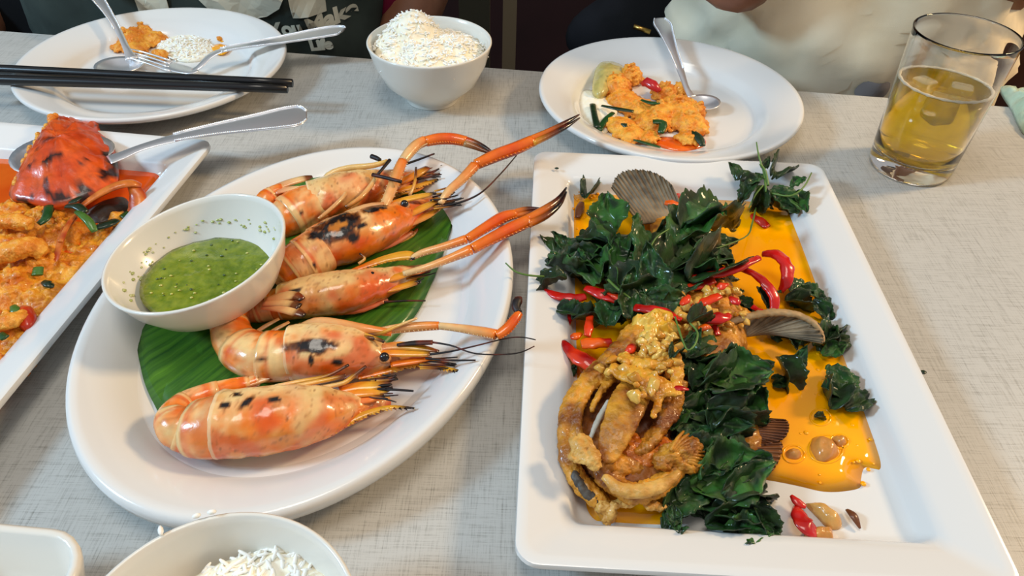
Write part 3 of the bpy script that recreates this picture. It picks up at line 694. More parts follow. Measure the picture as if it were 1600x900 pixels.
# ---------------------------------------------------------------- cutlery
def flat_handle(mb, st, n=26, th=.0011):
    P, RR = px_path(st, 0, 1, n)
    mb.tube(P, [max(r_, .0016) for r_ in RR], 16, flat=[.0011 if r_ > .004 else .0015 for r_ in RR])
    return P, RR
def beads(P, RR, root, a=.35):
    mb = MB()
    n = len(P)
    for s in (-1, 1):
        L = [P[i]+(P[min(i+1, n-1)]-P[max(i-1, 0)]).normalized().cross(Vector((0, 0, 1))).normalized()*s*max(RR[i], .0016)*.90+Vector((0, 0, .0007)) for i in range(int(n*a), n)]
        mb.tube(L, [.0008]*len(L), 6)
        for i in range(len(L)-1):
            k = max(1, int((L[i+1]-L[i]).length/.0015))
            for j in range(k): mb.ball(L[i].lerp(L[i+1], j/k)+Vector((0, 0, .0005)), .00085, seg=5, rings=3)
    mb.build('beaded_border', M_steel, root)
def spoon_bowl(mb, c, ax, L, Wd, depth, th=.0008, tilt=0):
    ax = ax.normalized(); ay = Vector((0, 0, 1)).cross(ax).normalized(); up = ax.cross(ay)
    n = 30; top = []; bot = []
    for i in range(9):
        s = 1-i/8 if i < 8 else .01
        for k in range(n):
            a = 2*math.pi*k/n; wv = 1-.12*math.cos(a)
            p = c+ax*L*s*math.cos(a)+ay*Wd*s*math.sin(a)*wv+up*(depth*(s*s-1))
            top.append(p); bot.append(p-up*th)
    vs = top+bot; m_ = len(top)
    fs = [(i*n+k, i*n+(k+1) % n, (i+1)*n+(k+1) % n, (i+1)*n+k) for i in range(8) for k in range(n)] + [tuple(8*n+k for k in range(n))]
    fs += [tuple(m_+x for x in f[::-1]) for f in list(fs)] + [(k, m_+k, m_+(k+1) % n, (k+1) % n) for k in range(n)]
    mb.add(vs, fs)
def spoon(label, bc, btip, wd, bz, st, depth=.006, name='spoon'):
    c = W(*bc, bz); tipp = W(*btip, bz+.001); ax = c-tipp; L = ax.length
    root = empty(name, (c.x, c.y, bz-depth), label, 'spoon')
    mb = MB(); spoon_bowl(mb, c, ax, L, wd*mpp(c), depth); mb.build('spoon_bowl', M_steel, root)
    mb = MB(); P, RR = flat_handle(mb, st); mb.build('handle', M_steel, root); beads(P, RR, root)
    return root
spoon('steel spoon standing handle-up on the left round plate, by the dark T-shirt', (186, 101), (146, 106), 32, .0145,
      [(206, 92, 9, .0145), (198, 76, 5.5, .019), (186, 50, 5, .026), (170, 22, 6.5, .036), (152, -4, 10, .045), (138, -28, 14, .052), (128, -44, 9, .056)])
spoon('large steel serving spoon under the red crab shell, beaded handle', (98, 238), (14, 246), 60, .029,
      [(170, 250, 14, .031), (190, 243, 12, .0315), (225, 229, 10, .033), (280, 214, 13, .035), (340, 202, 19, .037), (400, 192, 27, .039), (445, 184, 34, .041), (468, 181, 32, .042), (480, 180, 14, .042)], .008, 'serving_spoon')
spoon('steel spoon with its beaded handle raised on the round plate with egg curry', (1098, 158), (1126, 161), 24, .0145,
      [(1082, 152, 8, .0145), (1073, 138, 5, .018), (1064, 112, 6, .024), (1052, 80, 8, .032), (1042, 54, 12, .039), (1035, 38, 15, .042), (1030, 29, 9, .044)])
root = empty('fork', tuple(W(250, 98, .01)), 'steel fork with egg crumbs on its tines on the left round plate', 'fork')
mb = MB(); P, RR = flat_handle(mb, [(300, 110, 9, .0135), (312, 104, 6, .016), (328, 88, 7, .021), (350, 78, 8, .024), (400, 69, 11, .028), (450, 61, 15, .031), (500, 52, 19, .034), (528, 48, 18, .036), (537, 47, 9, .037)]); mb.build('handle', M_steel, root); beads(P, RR, root)
P, RR = px_path([(262, 101, 11, .012), (280, 107, 13, .0125), (300, 111, 11, .0135), (308, 108, 7, .015)], 0, 1, 10); MB().tube(P, RR, 12, flat=.14).build('fork_head', M_steel, root)
for k in range(4):
    o_ = -8.5+k*5.6
    P, RR = px_path([(194+k*2, 82+o_*.9, .9, .016), (225+k, 90+o_, 1.5, .013), (266, 103+o_, 1.9, .0122)], 0, 1, 8); MB().tube(P, RR, 7, flat=.9).build('tine', M_steel, root)
for lab, a, b_ in (('black chopstick across the left round plate, the farther one', (-60, 106), (457, 130)), ('black chopstick across the left round plate, the nearer one', (-60, 123), (449, 139))):
    p, q = W(*a, .0312), W(*b_, .0312)
    mb = MB(); mb.tube([p.lerp(q, i/8) for i in range(9)], [.0050-.0010*i/8 for i in range(9)], 10); tag(mb.build('chopstick', M_black), lab, 'chopstick', 'chopsticks on the left round plate')

# ---------------------------------------------------------------- beer glass
G = Vector((.3592, .5885, .0002))
mb = MB(); mb.lathe([(.0001, .001), (.031, .0), (.0345, .0015), (.0356, .006), (.0366, .03), (.0408, .1235), (.0412, .1250), (.0404, .1256), (.0396, .1245), (.0390, .115), (.0355, .033), (.0342, .020), (.031, .0158), (.0001, .0150)], G, 96)
tag(mb.build('beer_glass', M_glass), 'tall clear tumbler glass of beer standing at the right', 'glass')
zl = .083; rl = .0355+(.0390-.0355)*(zl-.033)/.082
mb = MB(); mb.lathe([(.0001, .0149), (.0309, .0157), (.0341, .0200), (.0354, .033), (rl-.0001, zl), (rl-.001, zl-.0006), (.0001, zl-.0006)], G, 96)
beer = tag(mb.build('beer', M_beer), 'golden beer with ice in the tall glass', 'beer')
mb = MB(); fr = [Vector((G.x+(rl-.0016)*math.cos(a), G.y+(rl-.0016)*math.sin(a), G.z+zl)) for a in [i*2*math.pi/72 for i in range(73)]]
mb.tube(fr, [.0015+.0003*math.sin(i*1.7) for i in range(73)], 8, flat=.8, up=(0, 0, 1)); mb.build('foam_ring', M_foam, beer)
R3 = random.Random(5)
for lab, ox, oy, oz, rz, s in (('ice cube at the left of the beer surface', -.014, .006, .076, .5, .017), ('ice cube at the right of the beer surface', .014, -.002, .074, 1.1, .019), ('ice cube lowest in the beer, in the middle', -.002, -.010, .060, .2, .018)):
    mb = MB(); mb.box((G.x+ox, G.y+oy, oz), (s, s, s), rz=rz); tag(mb.build('ice_cube', M_ice, None, True, .0035), lab, 'ice cube', 'ice cubes in the beer')

# ---------------------------------------------------------------- mint wrapper at the right edge
mb = MB(); ou = [(1564, 137), (1572, 134), (1582, 140), (1600, 139), (1625, 150), (1640, 190), (1625, 215), (1604, 208), (1592, 190), (1582, 168), (1570, 150)]
mb = dome(ou, .004, .012, rings=10, dens=80, amp=.0035, nsc=110, power=1.5, thick=.0035)
tag(mb.build('plastic_wrapper', M_mint), 'crumpled mint green plastic wrapper at the right edge of the table', 'wrapper')
# ---------------------------------------------------------------- egg curry on the round plate
def egg(name, spots, mt, root=None, label=None, cat=None, dens=1.8, vox=.00085, rr=(.0012, .0027), disp=.0016, seed=1, hk=1.15):
    spots = [(a_, b_, c_*1.18, d_, e_*hk) for a_, b_, c_, d_, e_ in spots]
    o = crumbs(MB(), spots, dens, rr, random.Random(seed)).build(name, mt, root)
    remesh(o, vox, disp, .0035, 0); tag(o, label, cat, kind='stuff'); return o
egg('egg_curry', [(960, 140, 24, .008, .016), (985, 125, 18, .008, .016), (975, 160, 26, .007, .010), (1040, 150, 20, .006, .013), (1062, 148, 13, .006, .015), (1000, 172, 28, .006, .009), (1060, 175, 34, .006, .014), (1075, 195, 28, .006, .012),
                  (1020, 195, 28, .006, .012), (970, 200, 24, .007, .009), (985, 212, 22, .007, .008), (1010, 216, 18, .007, .006), (1075, 218, 18, .007, .008), (1095, 205, 12, .007, .007), (1035, 180, 24, .006, .013), (1090, 180, 12, .006, .012)],
    M_egg2, None, 'orange scrambled egg curry piled on the round plate by the raised spoon', 'curry', seed=2)
mb = dome([(1020, 222), (1040, 232), (1070, 236), (1100, 228), (1098, 215), (1060, 214), (1030, 214)], .0055, .0012, rings=4, thick=.0008); tag(mb.build('curry_oil', M_red_oil), 'red oil pooled under the egg curry on the round plate', 'oil', kind='stuff')
mb = dome([(905, 150), (918, 140), (945, 150), (965, 170), (950, 205), (930, 210), (912, 190)], .0065, .0045, rings=8, amp=.001); o = mb.build('boiled_rice', M_riceb); tag(o, 'small patch of white rice beside the egg curry on the round plate', 'rice', kind='stuff')
mb = dome([(928, 118), (935, 98), (958, 96), (978, 108), (972, 128), (955, 138), (938, 148), (926, 140)], .014, .0085, rings=8, amp=.001, thick=.006, col=lin((196, 178, 104))); tag(mb.build('crab_piece', M_garlic), 'pale yellow crab shell piece on top of the egg curry', 'crab')
mb = MB(); mb.tube([W(1002, 132, .019), W(1010, 128, .021), W(1020, 133, .021), W(1030, 142, .019)], [.003, .0065, .0065, .003], 12, lin((186, 30, 34)), flat=.7); tag(mb.build('chilli_piece', M_chili), 'dark red chilli chunk on the egg curry of the round plate', 'chilli')
GR1, GR2, GR3 = lin((26, 70, 24)), lin((16, 44, 20)), lin((70, 110, 36))
for i, pts in enumerate([[(926, 163, 5, .012), (929, 180, 5, .013), (934, 200, 6, .011)], [(958, 176, 4, .013), (945, 188, 5, .012), (936, 204, 5, .010)], [(940, 165, 3, .014), (965, 170, 5, .016), (990, 174, 4, .016)], [(1002, 156, 3, .017), (1018, 161, 5, .018), (1032, 160, 4, .018)],
                         [(1082, 205, 5, .014), (1092, 215, 8, .013), (1098, 228, 5, .010)], [(1020, 190, 6, .018), (1036, 192, 7, .018), (1032, 208, 5, .014)], [(968, 190, 4, .015), (978, 196, 6, .014), (985, 204, 4, .012)], [(990, 218, 3, .010), (1010, 224, 4, .009), (1032, 230, 3, .008)]]):
    P, RR = px_path(pts, 0, 1, 9); mb = MB(); mb.tube(P, RR, 8, GR1 if i % 2 else GR2, flat=.35)
    tag(mb.build('spring_onion_piece', M_basil), 'dark green cooked leaf strip in the egg curry on the round plate', 'leaf', 'green strips in the round plate curry')
# ---------------------------------------------------------------- leftovers on the left round plate
egg('curry_leftovers', [(205, 62, 22, .008, .012), (225, 55, 20, .008, .012), (240, 62, 18, .007, .009), (215, 75, 20, .007, .008), (190, 75, 13, .007, .006), (250, 88, 14, .007, .006), (338, 45, 7, .0095, .004), (345, 60, 6, .009, .003), (278, 42, 8, .0085, .003)], M_egg2, None, 'orange egg curry leftovers on the left round plate', 'curry', seed=4, rr=(.0014, .003))
mb = dome([(243, 72), (262, 58), (290, 52), (320, 60), (338, 78), (320, 92), (290, 96), (262, 88)], .0062, .0055, rings=8, amp=.0012); ro = mb.build('boiled_rice', M_riceb); tag(ro, 'flattened white rice on the left round plate', 'rice', kind='stuff')
_rr = random.Random(8)
def _sf():
    a = _rr.random()*6.28; s = math.sqrt(_rr.random()); q = W(290+44*s*math.cos(a), 75+20*s*math.sin(a), .0062); q.z = .0062+.0055*(1-s*s)+.0006; return q
tag(grains(MB(), _sf, 260, .0055, rnd=_rr).build('rice_grains', M_rice, ro), kind='stuff')
for i, (ou, h) in enumerate([([(240, 48), (262, 36), (290, 32), (300, 40), (280, 52), (255, 56)], .0008), ([(330, 72), (345, 68), (362, 74), (350, 84), (335, 82)], .001), ([(372, 30), (386, 24), (392, 28), (380, 36)], .0006), ([(340, 52), (352, 50), (356, 60), (344, 64)], .0008)]):
    tag(dome(ou, .0085 if i in (0, 3) else (.0075 if i == 1 else .0165), h, rings=4, dens=24, thick=.001, edge=.2).build('curry_smear', M_oil), 'smear of yellow curry oil on the left round plate', 'smear', 'curry smears on the left round plate')

# ---------------------------------------------------------------- crab curry on the left rectangular plate
FZ = .0048
mb = dome([(-60, 228), (20, 226), (100, 226), (200, 236), (268, 246), (262, 268), (240, 300), (180, 380), (110, 470), (40, 560), (-40, 650), (-120, 560), (-140, 380)], FZ+.0002, .0028, rings=8, dens=70, power=14, thick=.001)
tag(mb.build('curry_oil', M_red_oil), 'red-orange curry oil filling the left rectangular plate', 'oil', kind='stuff')
egg('egg_curry', [(20, 350, 40, .006, .018), (60, 365, 45, .006, .020), (100, 375, 34, .006, .018), (20, 400, 44, .006, .022), (60, 420, 40, .006, .016), (110, 425, 36, .006, .010), (150, 400, 34, .006, .009), (20, 460, 44, .006, .018), (70, 470, 36, .006, .012), (105, 458, 24, .006, .008),
                  (15, 520, 40, .006, .014), (45, 510, 30, .006, .010), (5, 580, 36, .006, .012), (30, 545, 22, .006, .008), (170, 370, 28, .006, .008), (90, 340, 24, .006, .016), (35, 322, 14, .006, .012), (-40, 380, 60, .006, .018), (-40, 480, 60, .006, .016), (-50, 580, 50, .006, .012), (185, 345, 14, .006, .008)],
    M_egg, None, 'orange scrambled egg curry filling the left rectangular plate', 'curry', seed=5, vox=.0011, rr=(.0015, .0034), disp=.0022, hk=1.0)
CRR, CRD = lin((198, 66, 18)), lin((44, 18, 12))
def shellcol(p):
    x, y = prj(p); v = N(p, 70, 2)+.6*N(p, 190, 5)
    c = mix(CRR, lin((226, 92, 28)), sm(-.3, .4, N(p, 45, 1)))
    c = mix(c, CRD, sm(.15, .4, v+.55*sm(150, 175, x)+.4*sm(270, 320, y)*sm(160, 20, x)-.12))
    return c
ou = [(14, 305), (30, 262), (52, 222), (68, 204), (80, 184), (100, 180), (140, 192), (152, 190), (158, 206), (176, 226), (184, 252), (182, 285), (150, 305), (110, 318), (80, 322), (45, 315)]
mb = dome(ou, .022, .023, rings=14, dens=90, amp=.0034, nsc=150, power=1.7, thick=.004, col=shellcol, center=(105, 250))
root = empty('crab', tuple(W(105, 250, .006)), 'red crab carapace piece with black patches resting on the serving spoon', 'crab')
mb.build('carapace', M_food, root)
P, RR = px_path([(28, 285, 5, .026), (38, 262, 6, .027), (50, 232, 6, .028), (66, 206, 6, .031), (80, 186, 5, .033), (84, 182, 4, .034)], 0, 1, 20)
mb = MB()
for i, p in enumerate(P): mb.ball(p+Vector((R.uniform(-.002, .002), R.uniform(-.002, .002), 0)), R.uniform(.002, .0035), lin((226, 160, 40)), jit=.2)
o = mb.build('egg_crumbs', M_egg2, root); tag(o, kind='stuff')
# second crab piece: arched shell with leg
root = empty('crab', tuple(W(180, 330, .006)), 'open crab shell piece with an arched orange edge, beside the sauce bowl', 'crab')
SH = lambda t, a, p: mix(lin((214, 120, 44)), lin((176, 66, 22)), sm(-.3, .4, N(p, 110, 2)))
for st, fl in (([(122, 326, 5, .022), (150, 306, 7, .026), (180, 291, 9, .029), (205, 286, 9, .028), (220, 290, 6, .024)], .5), ([(205, 288, 7, .026), (215, 305, 12, .020), (212, 325, 14, .014), (200, 340, 10, .009)], .5),
               ([(128, 330, 4, .022), (112, 345, 6, .022), (98, 365, 6, .021), (90, 395, 5, .017), (84, 420, 4, .012)], .4), ([(118, 335, 3, .024), (106, 352, 4, .026), (94, 378, 4, .024)], .6)):
    P, RR = px_path(st, 0, 1, 18); MB().tube(P, RR, 12, flat=fl, fcol=SH).build('shell_edge', M_food, root)
dome([(135, 330), (165, 312), (195, 308), (205, 325), (190, 345), (150, 352), (130, 345)], .007, .006, rings=6, amp=.001, thick=.002, col=lin((50, 34, 22))).build('dark_flesh', M_food, root)
for i, (st, c_) in enumerate([([(-20, 402, 17, .026), (20, 392, 19, .029), (50, 385, 18, .028), (68, 398, 12, .022)], (206, 138, 60)), ([(-10, 350, 12, .03), (20, 345, 13, .032), (50, 350, 11, .03)], (222, 154, 70)), ([(-10, 510, 12, .02), (20, 500, 13, .022), (40, 490, 10, .018)], (214, 150, 74))]):
    P, RR = px_path(st, 0, 1, 22); mb = MB(); mb.tube(P, RR, 16, flat=.8, fcol=lambda t, a, p, c_=c_: mix(lin(c_), lin((170, 84, 30)), sm(0, .5, N(p, 120, 3))))
    for v_ in mb.v: v_ += Vector((0, 0, .0012*N(v_, 210)))
    o = mb.build('crab_chunk', M_egg2); remesh(o, .001, .0026, .004, 0)
    tag(o, ['thick crab leg coated in egg at the left edge, middle of the plate', 'crab leg coated in egg just below the red shell', 'crab leg in egg lower on the left plate'][i], 'crab leg')
for i, pts in enumerate([[(60, 350, 6, .028), (72, 340, 8, .029), (76, 322, 7, .029)], [(104, 322, 6, .028), (120, 322, 8, .030), (134, 332, 6, .028)], [(120, 330, 5, .029), (138, 345, 7, .027), (148, 362, 5, .022)], [(150, 356, 7, .018), (168, 350, 9, .018), (182, 344, 7, .016)], [(190, 340, 7, .012), (202, 334, 9, .012), (212, 330, 6, .012)],
                         [(68, 440, 5, .018), (76, 444, 8, .018), (84, 446, 6, .016)], [(20, 478, 5, .020), (24, 486, 8, .02), (22, 496, 5, .018)], [(48, 522, 5, .012), (54, 512, 8, .012), (58, 504, 5, .012)], [(0, 522, 6, .020), (8, 528, 7, .02)], [(66, 330, 4, .026), (84, 328, 6, .026)], [(60, 418, 8, .02), (58, 430, 9, .018)], [(108, 318, 5, .027), (116, 314, 6, .028), (126, 308, 4, .028)]]):
    P, RR = px_path(pts, 0, 1, 9); mb = MB(); mb.tube(P, RR, 8, [GR1, GR2, GR3, GR2][i % 4], flat=.4)
    tag(mb.build('spring_onion_piece', M_basil), 'cooked green onion strip in the crab curry on the left plate', 'leaf', 'green strips in the crab curry')
tag(dome([(22, 490), (32, 478), (50, 480), (56, 498), (44, 512), (26, 506)], .018, .003, rings=5, dens=30, thick=.008, amp=.001, col=lin((200, 50, 20))).build('chilli_piece', M_chili), 'wet red chilli piece in the crab curry', 'chilli')

# ---------------------------------------------------------------- fish dish: oil
F0 = .0049
mb = dome([(888, 300), (889, 292), (960, 290), (1060, 296), (1180, 302), (1252, 308), (1272, 360), (1292, 425), (1318, 505), (1345, 580), (1370, 650), (1390, 715), (1388, 736), (1368, 734), (1352, 732), (1346, 748), (1344, 762), (1316, 768), (1285, 768), (1250, 760), (1210, 752), (1160, 745), (1100, 745), (1060, 800), (1050, 828), (1000, 832), (940, 828), (922, 822), (908, 780), (900, 700), (886, 560), (884, 430)], F0, .0016, rings=8, dens=150, power=30, thick=.0006, center=(1060, 560))
tag(mb.build('curry_oil', M_oil), 'bright orange oil sauce pooled in the fish plate', 'oil', kind='stuff')
oilo = bpy.data.objects['curry_oil.002']
mb = MB(); Ro = random.Random(21)
for i in range(90):
    if i < 55: x, y = Ro.uniform(890, 965), Ro.uniform(296, 385)
    elif i < 75: x, y = Ro.uniform(1225, 1300), Ro.uniform(530, 620)
    else: x, y = Ro.uniform(1250, 1370), Ro.uniform(640, 760)
    mb.ball(W(x, y, .0064), Ro.uniform(.0006, .0018), sc=(1, 1, .4), seg=8, rings=5)
tag(mb.build('oil_droplets', M_oil, oilo), kind='stuff')
for cx_, cy_, rr_ in ((1290, 702, 27), (1240, 710, 17), (1282, 652, 16), (1311, 690, 14)):  # raised rim of oil around the bits floating in it
    MB().tube([W(cx_+rr_*math.cos(t_*.33), cy_+rr_*.82*math.sin(t_*.33), .0064) for t_ in range(20)], [.0007]*20, 6).build('oil_ring', M_oil, oilo)
# ---------------------------------------------------------------- fried fish
fish = empty('fried_fish', tuple(W(1030, 560, .005)), 'whole deep-fried fish, golden gaping head at the front and grey tail fin at the back', 'fish')
def lump(name, shapes, mt, vox=.0011, disp=.0027, size=.006, seed=0, smooth=1):
    """shapes: list of polylines (px,py,hw,z) and flatness -> one crusty body"""
    mb = MB()
    for st, fl in shapes:
        if len(st) == 1: p = W(st[0][0], st[0][1], st[0][3]); r_ = st[0][2]*mpp(p); mb.ball(p, r_, sc=(1, 1, fl), seg=14, rings=9)
        else:
            P, RR = px_path(st, 0, 1, 5*len(st)); mb.tube(P, RR, 12, flat=fl)
            mb.ball(P[0], RR[0], sc=(1, 1, fl), seg=10, rings=7); mb.ball(P[-1], RR[-1], sc=(1, 1, fl), seg=10, rings=7)
    o = mb.build(name, mt, fish); remesh(o, vox, disp*1.25, size, smooth); return o
lump('body', [([(1035, 345, 22, .012), (1060, 390, 42, .016), (1085, 450, 62, .018), (1100, 520, 66, .019), (1090, 590, 60, .018), (1060, 640, 44, .016)], .5), ([(1120, 600, 30, .014), (1150, 650, 30, .013), (1170, 690, 22, .012)], .5)], M_batter, .0014, .002, .007)
M_dark = mat('cavity shade', (40, 20, 10), (66, 32, 14), rough=.6, bump=.6)
lump('mouth_cavity', [([(925, 600, 22, .018), (915, 650, 26, .018), (930, 700, 24, .016)], .6), ([(1020, 610, 26, .018), (1030, 660, 30, .018), (1050, 690, 18, .016)], .5)], M_dark)  # solid lumps coloured dark to stand in for the shade inside the hollows
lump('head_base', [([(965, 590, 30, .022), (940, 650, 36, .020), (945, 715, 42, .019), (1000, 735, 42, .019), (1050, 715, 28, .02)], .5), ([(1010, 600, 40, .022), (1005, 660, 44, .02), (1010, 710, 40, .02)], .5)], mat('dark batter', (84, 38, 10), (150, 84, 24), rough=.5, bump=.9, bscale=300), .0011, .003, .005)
lump('gill_cover', [([(960, 562, 18, .034), (932, 582, 16, .034), (908, 606, 15, .033), (889, 640, 14, .030), (884, 680, 14, .026), (889, 720, 15, .022), (908, 756, 17, .018), (938, 782, 17, .014), (952, 806, 12, .011)], .75),
                    ([(950, 585, 8, .034), (925, 605, 7, .035), (908, 635, 7, .033), (902, 670, 7, .030), (908, 705, 7, .026)], .9), ([(960, 590, 6, .036), (940, 610, 6, .037), (925, 640, 5, .035)], .9)], M_batter, .0010, .0022, .005)
lump('bone_strip', [([(950, 628, 4, .038), (935, 655, 5, .036), (922, 685, 4, .033)], .8)], mat('grey fish bone', (170, 164, 148), (196, 190, 176), rough=.4), .0008, .0006)
lump('flesh', [([(985, 700, 26, .026), (1010, 710, 30, .024), (1035, 700, 20, .025)], .6)], mat('orange fish flesh', (166, 72, 12), (222, 132, 36), rough=.35, coat=.4, bump=.9, bscale=300, nscale=110, dist=.0014), .0009, .0036, .0045)
lump('cheek', [([(1005, 585, 24, .040), (982, 630, 30, .041), (965, 670, 27, .039), (950, 708, 20, .034)], .3)], M_batter, .0010, .0012, .008, 0, 2)
lump('jaw', [([(935, 720, 20, .026), (955, 750, 20, .024), (985, 770, 18, .024), (1020, 764, 18, .024), (1050, 742, 16, .025), (1066, 722, 12, .026)], .7), ([(950, 720, 18, .03), (985, 725, 24, .024), (1020, 715, 22, .022), (1050, 710, 18, .022)], .55), ([(1040, 660, 8, .034), (1020, 690, 9, .032), (1000, 705, 9, .030)], .8), ([(1058, 600, 15, .034), (1048, 635, 17, .034), (1030, 670, 14, .032), (1010, 690, 10, .030)], .7)], M_batter, .0010, .003, .0045)
lump('lip', [([(948, 748, 8, .032), (968, 764, 12, .031), (1000, 768, 13, .031), (1035, 758, 11, .031), (1058, 740, 7, .031)], .8)], M_batterp, .0010, .0012, .006)
lump('snout', [([(1035, 720, 17, .030), (1060, 706, 20, .031), (1080, 698, 18, .032)], .8), ([(1055, 724, 14, .028), (1078, 728, 13, .027), (1090, 720, 10, .027)], .8)], M_batter, .0009, .0036, .004)
mb = MB()
for k in range(11):  # stiff fin rays at the snout side
    a = math.radians(64-k*9.5); o_ = (1048+k*1.2, 704+k*1.5); e = (o_[0]+46*math.cos(a), o_[1]-30*math.sin(a)-3)
    P, RR = px_path([(o_[0], o_[1], 3.4, .037-.0008*k), ((o_[0]+e[0])/2, (o_[1]+e[1])/2-3, 3.2, .039-.0008*k), (e[0], e[1], 1.8, .037-.001*k)], 0, 1, 7); mb.tube(P, RR, 7)
mb.build('pectoral_fin', M_batter, fish)
lump('batter_flake', [([(908, 694, 20, .038)], .5), ([(922, 712, 19, .037)], .5), ([(902, 712, 15, .036)], .5), ([(930, 724, 13, .035)], .5)], M_batterp, .0009, .0028, .005)
lump('batter_knob', [([(942, 792, 12, .016)], .9), ([(953, 800, 11, .015)], .9), ([(948, 812, 9, .012)], .9), ([(962, 790, 8, .018)], .9), ([(1002, 782, 8, .02), (1022, 790, 10, .018), (1036, 792, 6, .016)], .6), ([(970, 784, 9, .018), (990, 786, 8, .017)], .7)], M_batterp, .0009, .003, .004)
lump('skin_strip', [([(898, 742, 8, .022), (912, 765, 9, .019), (932, 782, 8, .016)], .9)], mat('dark fish skin', (52, 46, 42), (96, 88, 78), rough=.5, bump=.8), .0009, .0016)
lump('flesh_flap', [([(965, 578, 14, .044), (1000, 590, 22, .047), (1035, 605, 20, .047), (1058, 612, 9, .046)], .35), ([(1052, 545, 8, .046), (1056, 575, 12, .047), (1058, 612, 8, .045)], .5), ([(975, 560, 12, .042), (1010, 568, 14, .045), (1045, 560, 12, .046)], .5), ([(1010, 612, 10, .046), (1028, 625, 8, .045), (1022, 650, 6, .043)], .7)],
     mat('golden flesh', (196, 122, 22), (228, 168, 52), rough=.3, coat=.4, bump=.8, bscale=320, nscale=100, dist=.0014, detail=6), .0009, .0024, .0045)
lump('neck_crust', [([(945, 570, 14, .036), (975, 545, 20, .036), (1005, 520, 24, .036), (1040, 520, 24, .034)], .8), ([(1055, 640, 10, .033), (1045, 600, 16, .034), (1040, 560, 20, .036)], .8)], M_batter, .0011, .003, .005)
# tail fin: fan of rays with webbing
def fan(name, base, tips, z0, z1, mt, hwb, thick=.0012, n=60, wav=.0022, mid=None):
    mb = MB(); vs = []; rows = 10
    tp = catmull(tips, n)
    b0, b1 = base
    for i in range(rows+1):
        t = i/rows
        for k in range(n):
            u = k/(n-1); bx, by = b0[0]+(b1[0]-b0[0])*u, b0[1]+(b1[1]-b0[1])*u
            jag = (1 if i < rows else 1-.05*((k*7) % 5)/5)
            x, y = bx+(tp[k][0]-bx)*t*jag, by+(tp[k][1]-by)*t*jag
            z = z0+(z1-z0)*t+wav*math.sin(k*1.57)*.5*t+.0012*math.sin(u*3.14)
            vs.append(W(x, y, z))
    m_ = len(vs); vs += [v-Vector((0, 0, thick)) for v in vs]
    fs = [(i*n+k, i*n+k+1, (i+1)*n+k+1, (i+1)*n+k) for i in range(rows) for k in range(n-1)]
    fs += [tuple(m_+x for x in f[::-1]) for f in list(fs)]
    bd = [k for k in range(n)]+[i*n+n-1 for i in range(1, rows+1)]+[rows*n+k for k in range(n-2, -1, -1)]+[i*n for i in range(rows-1, 0, -1)]
    fs += [(bd[(j+1) % len(bd)], bd[j], m_+bd[j], m_+bd[(j+1) % len(bd)]) for j in range(len(bd))]
    return mb.add(vs, fs).build(name, mt, fish)
fan('tail_fin', ((1000, 350), (1075, 340)), [(955, 292), (962, 275), (978, 265), (1005, 264), (1030, 272), (1050, 288)], .016, .030, M_fin, 0)
fan('dorsal_fin', ((1130, 530), (1205, 520)), [(1135, 510), (1160, 490), (1210, 486), (1255, 494), (1285, 520), (1287, 536)], .016, .030, M_fin, 0)
lump('fin_edge', [([(1120, 520, 5, .026), (1145, 503, 6, .030), (1180, 492, 7, .033), (1220, 488, 7, .034), (1255, 495, 6, .033), (1280, 513, 5, .030), (1286, 532, 4, .026)], .7)], mat('pale fried skin', (150, 116, 74), (178, 144, 100), rough=.5, bump=.5), .0009, .0014)
M_brown = mat('brown fried fin', (104, 56, 24), (140, 84, 38), rough=.4, coat=.2, bump=.6)
fan('side_fin', ((1165, 640), (1180, 690)), [(1205, 660), (1228, 655), (1234, 668), (1225, 685), (1195, 695)], .012, .014, M_brown, 0)
fan('side_fin', ((1140, 680), (1170, 735)), [(1190, 688), (1222, 690), (1220, 715), (1205, 738), (1180, 745)], .012, .013, M_brown, 0)
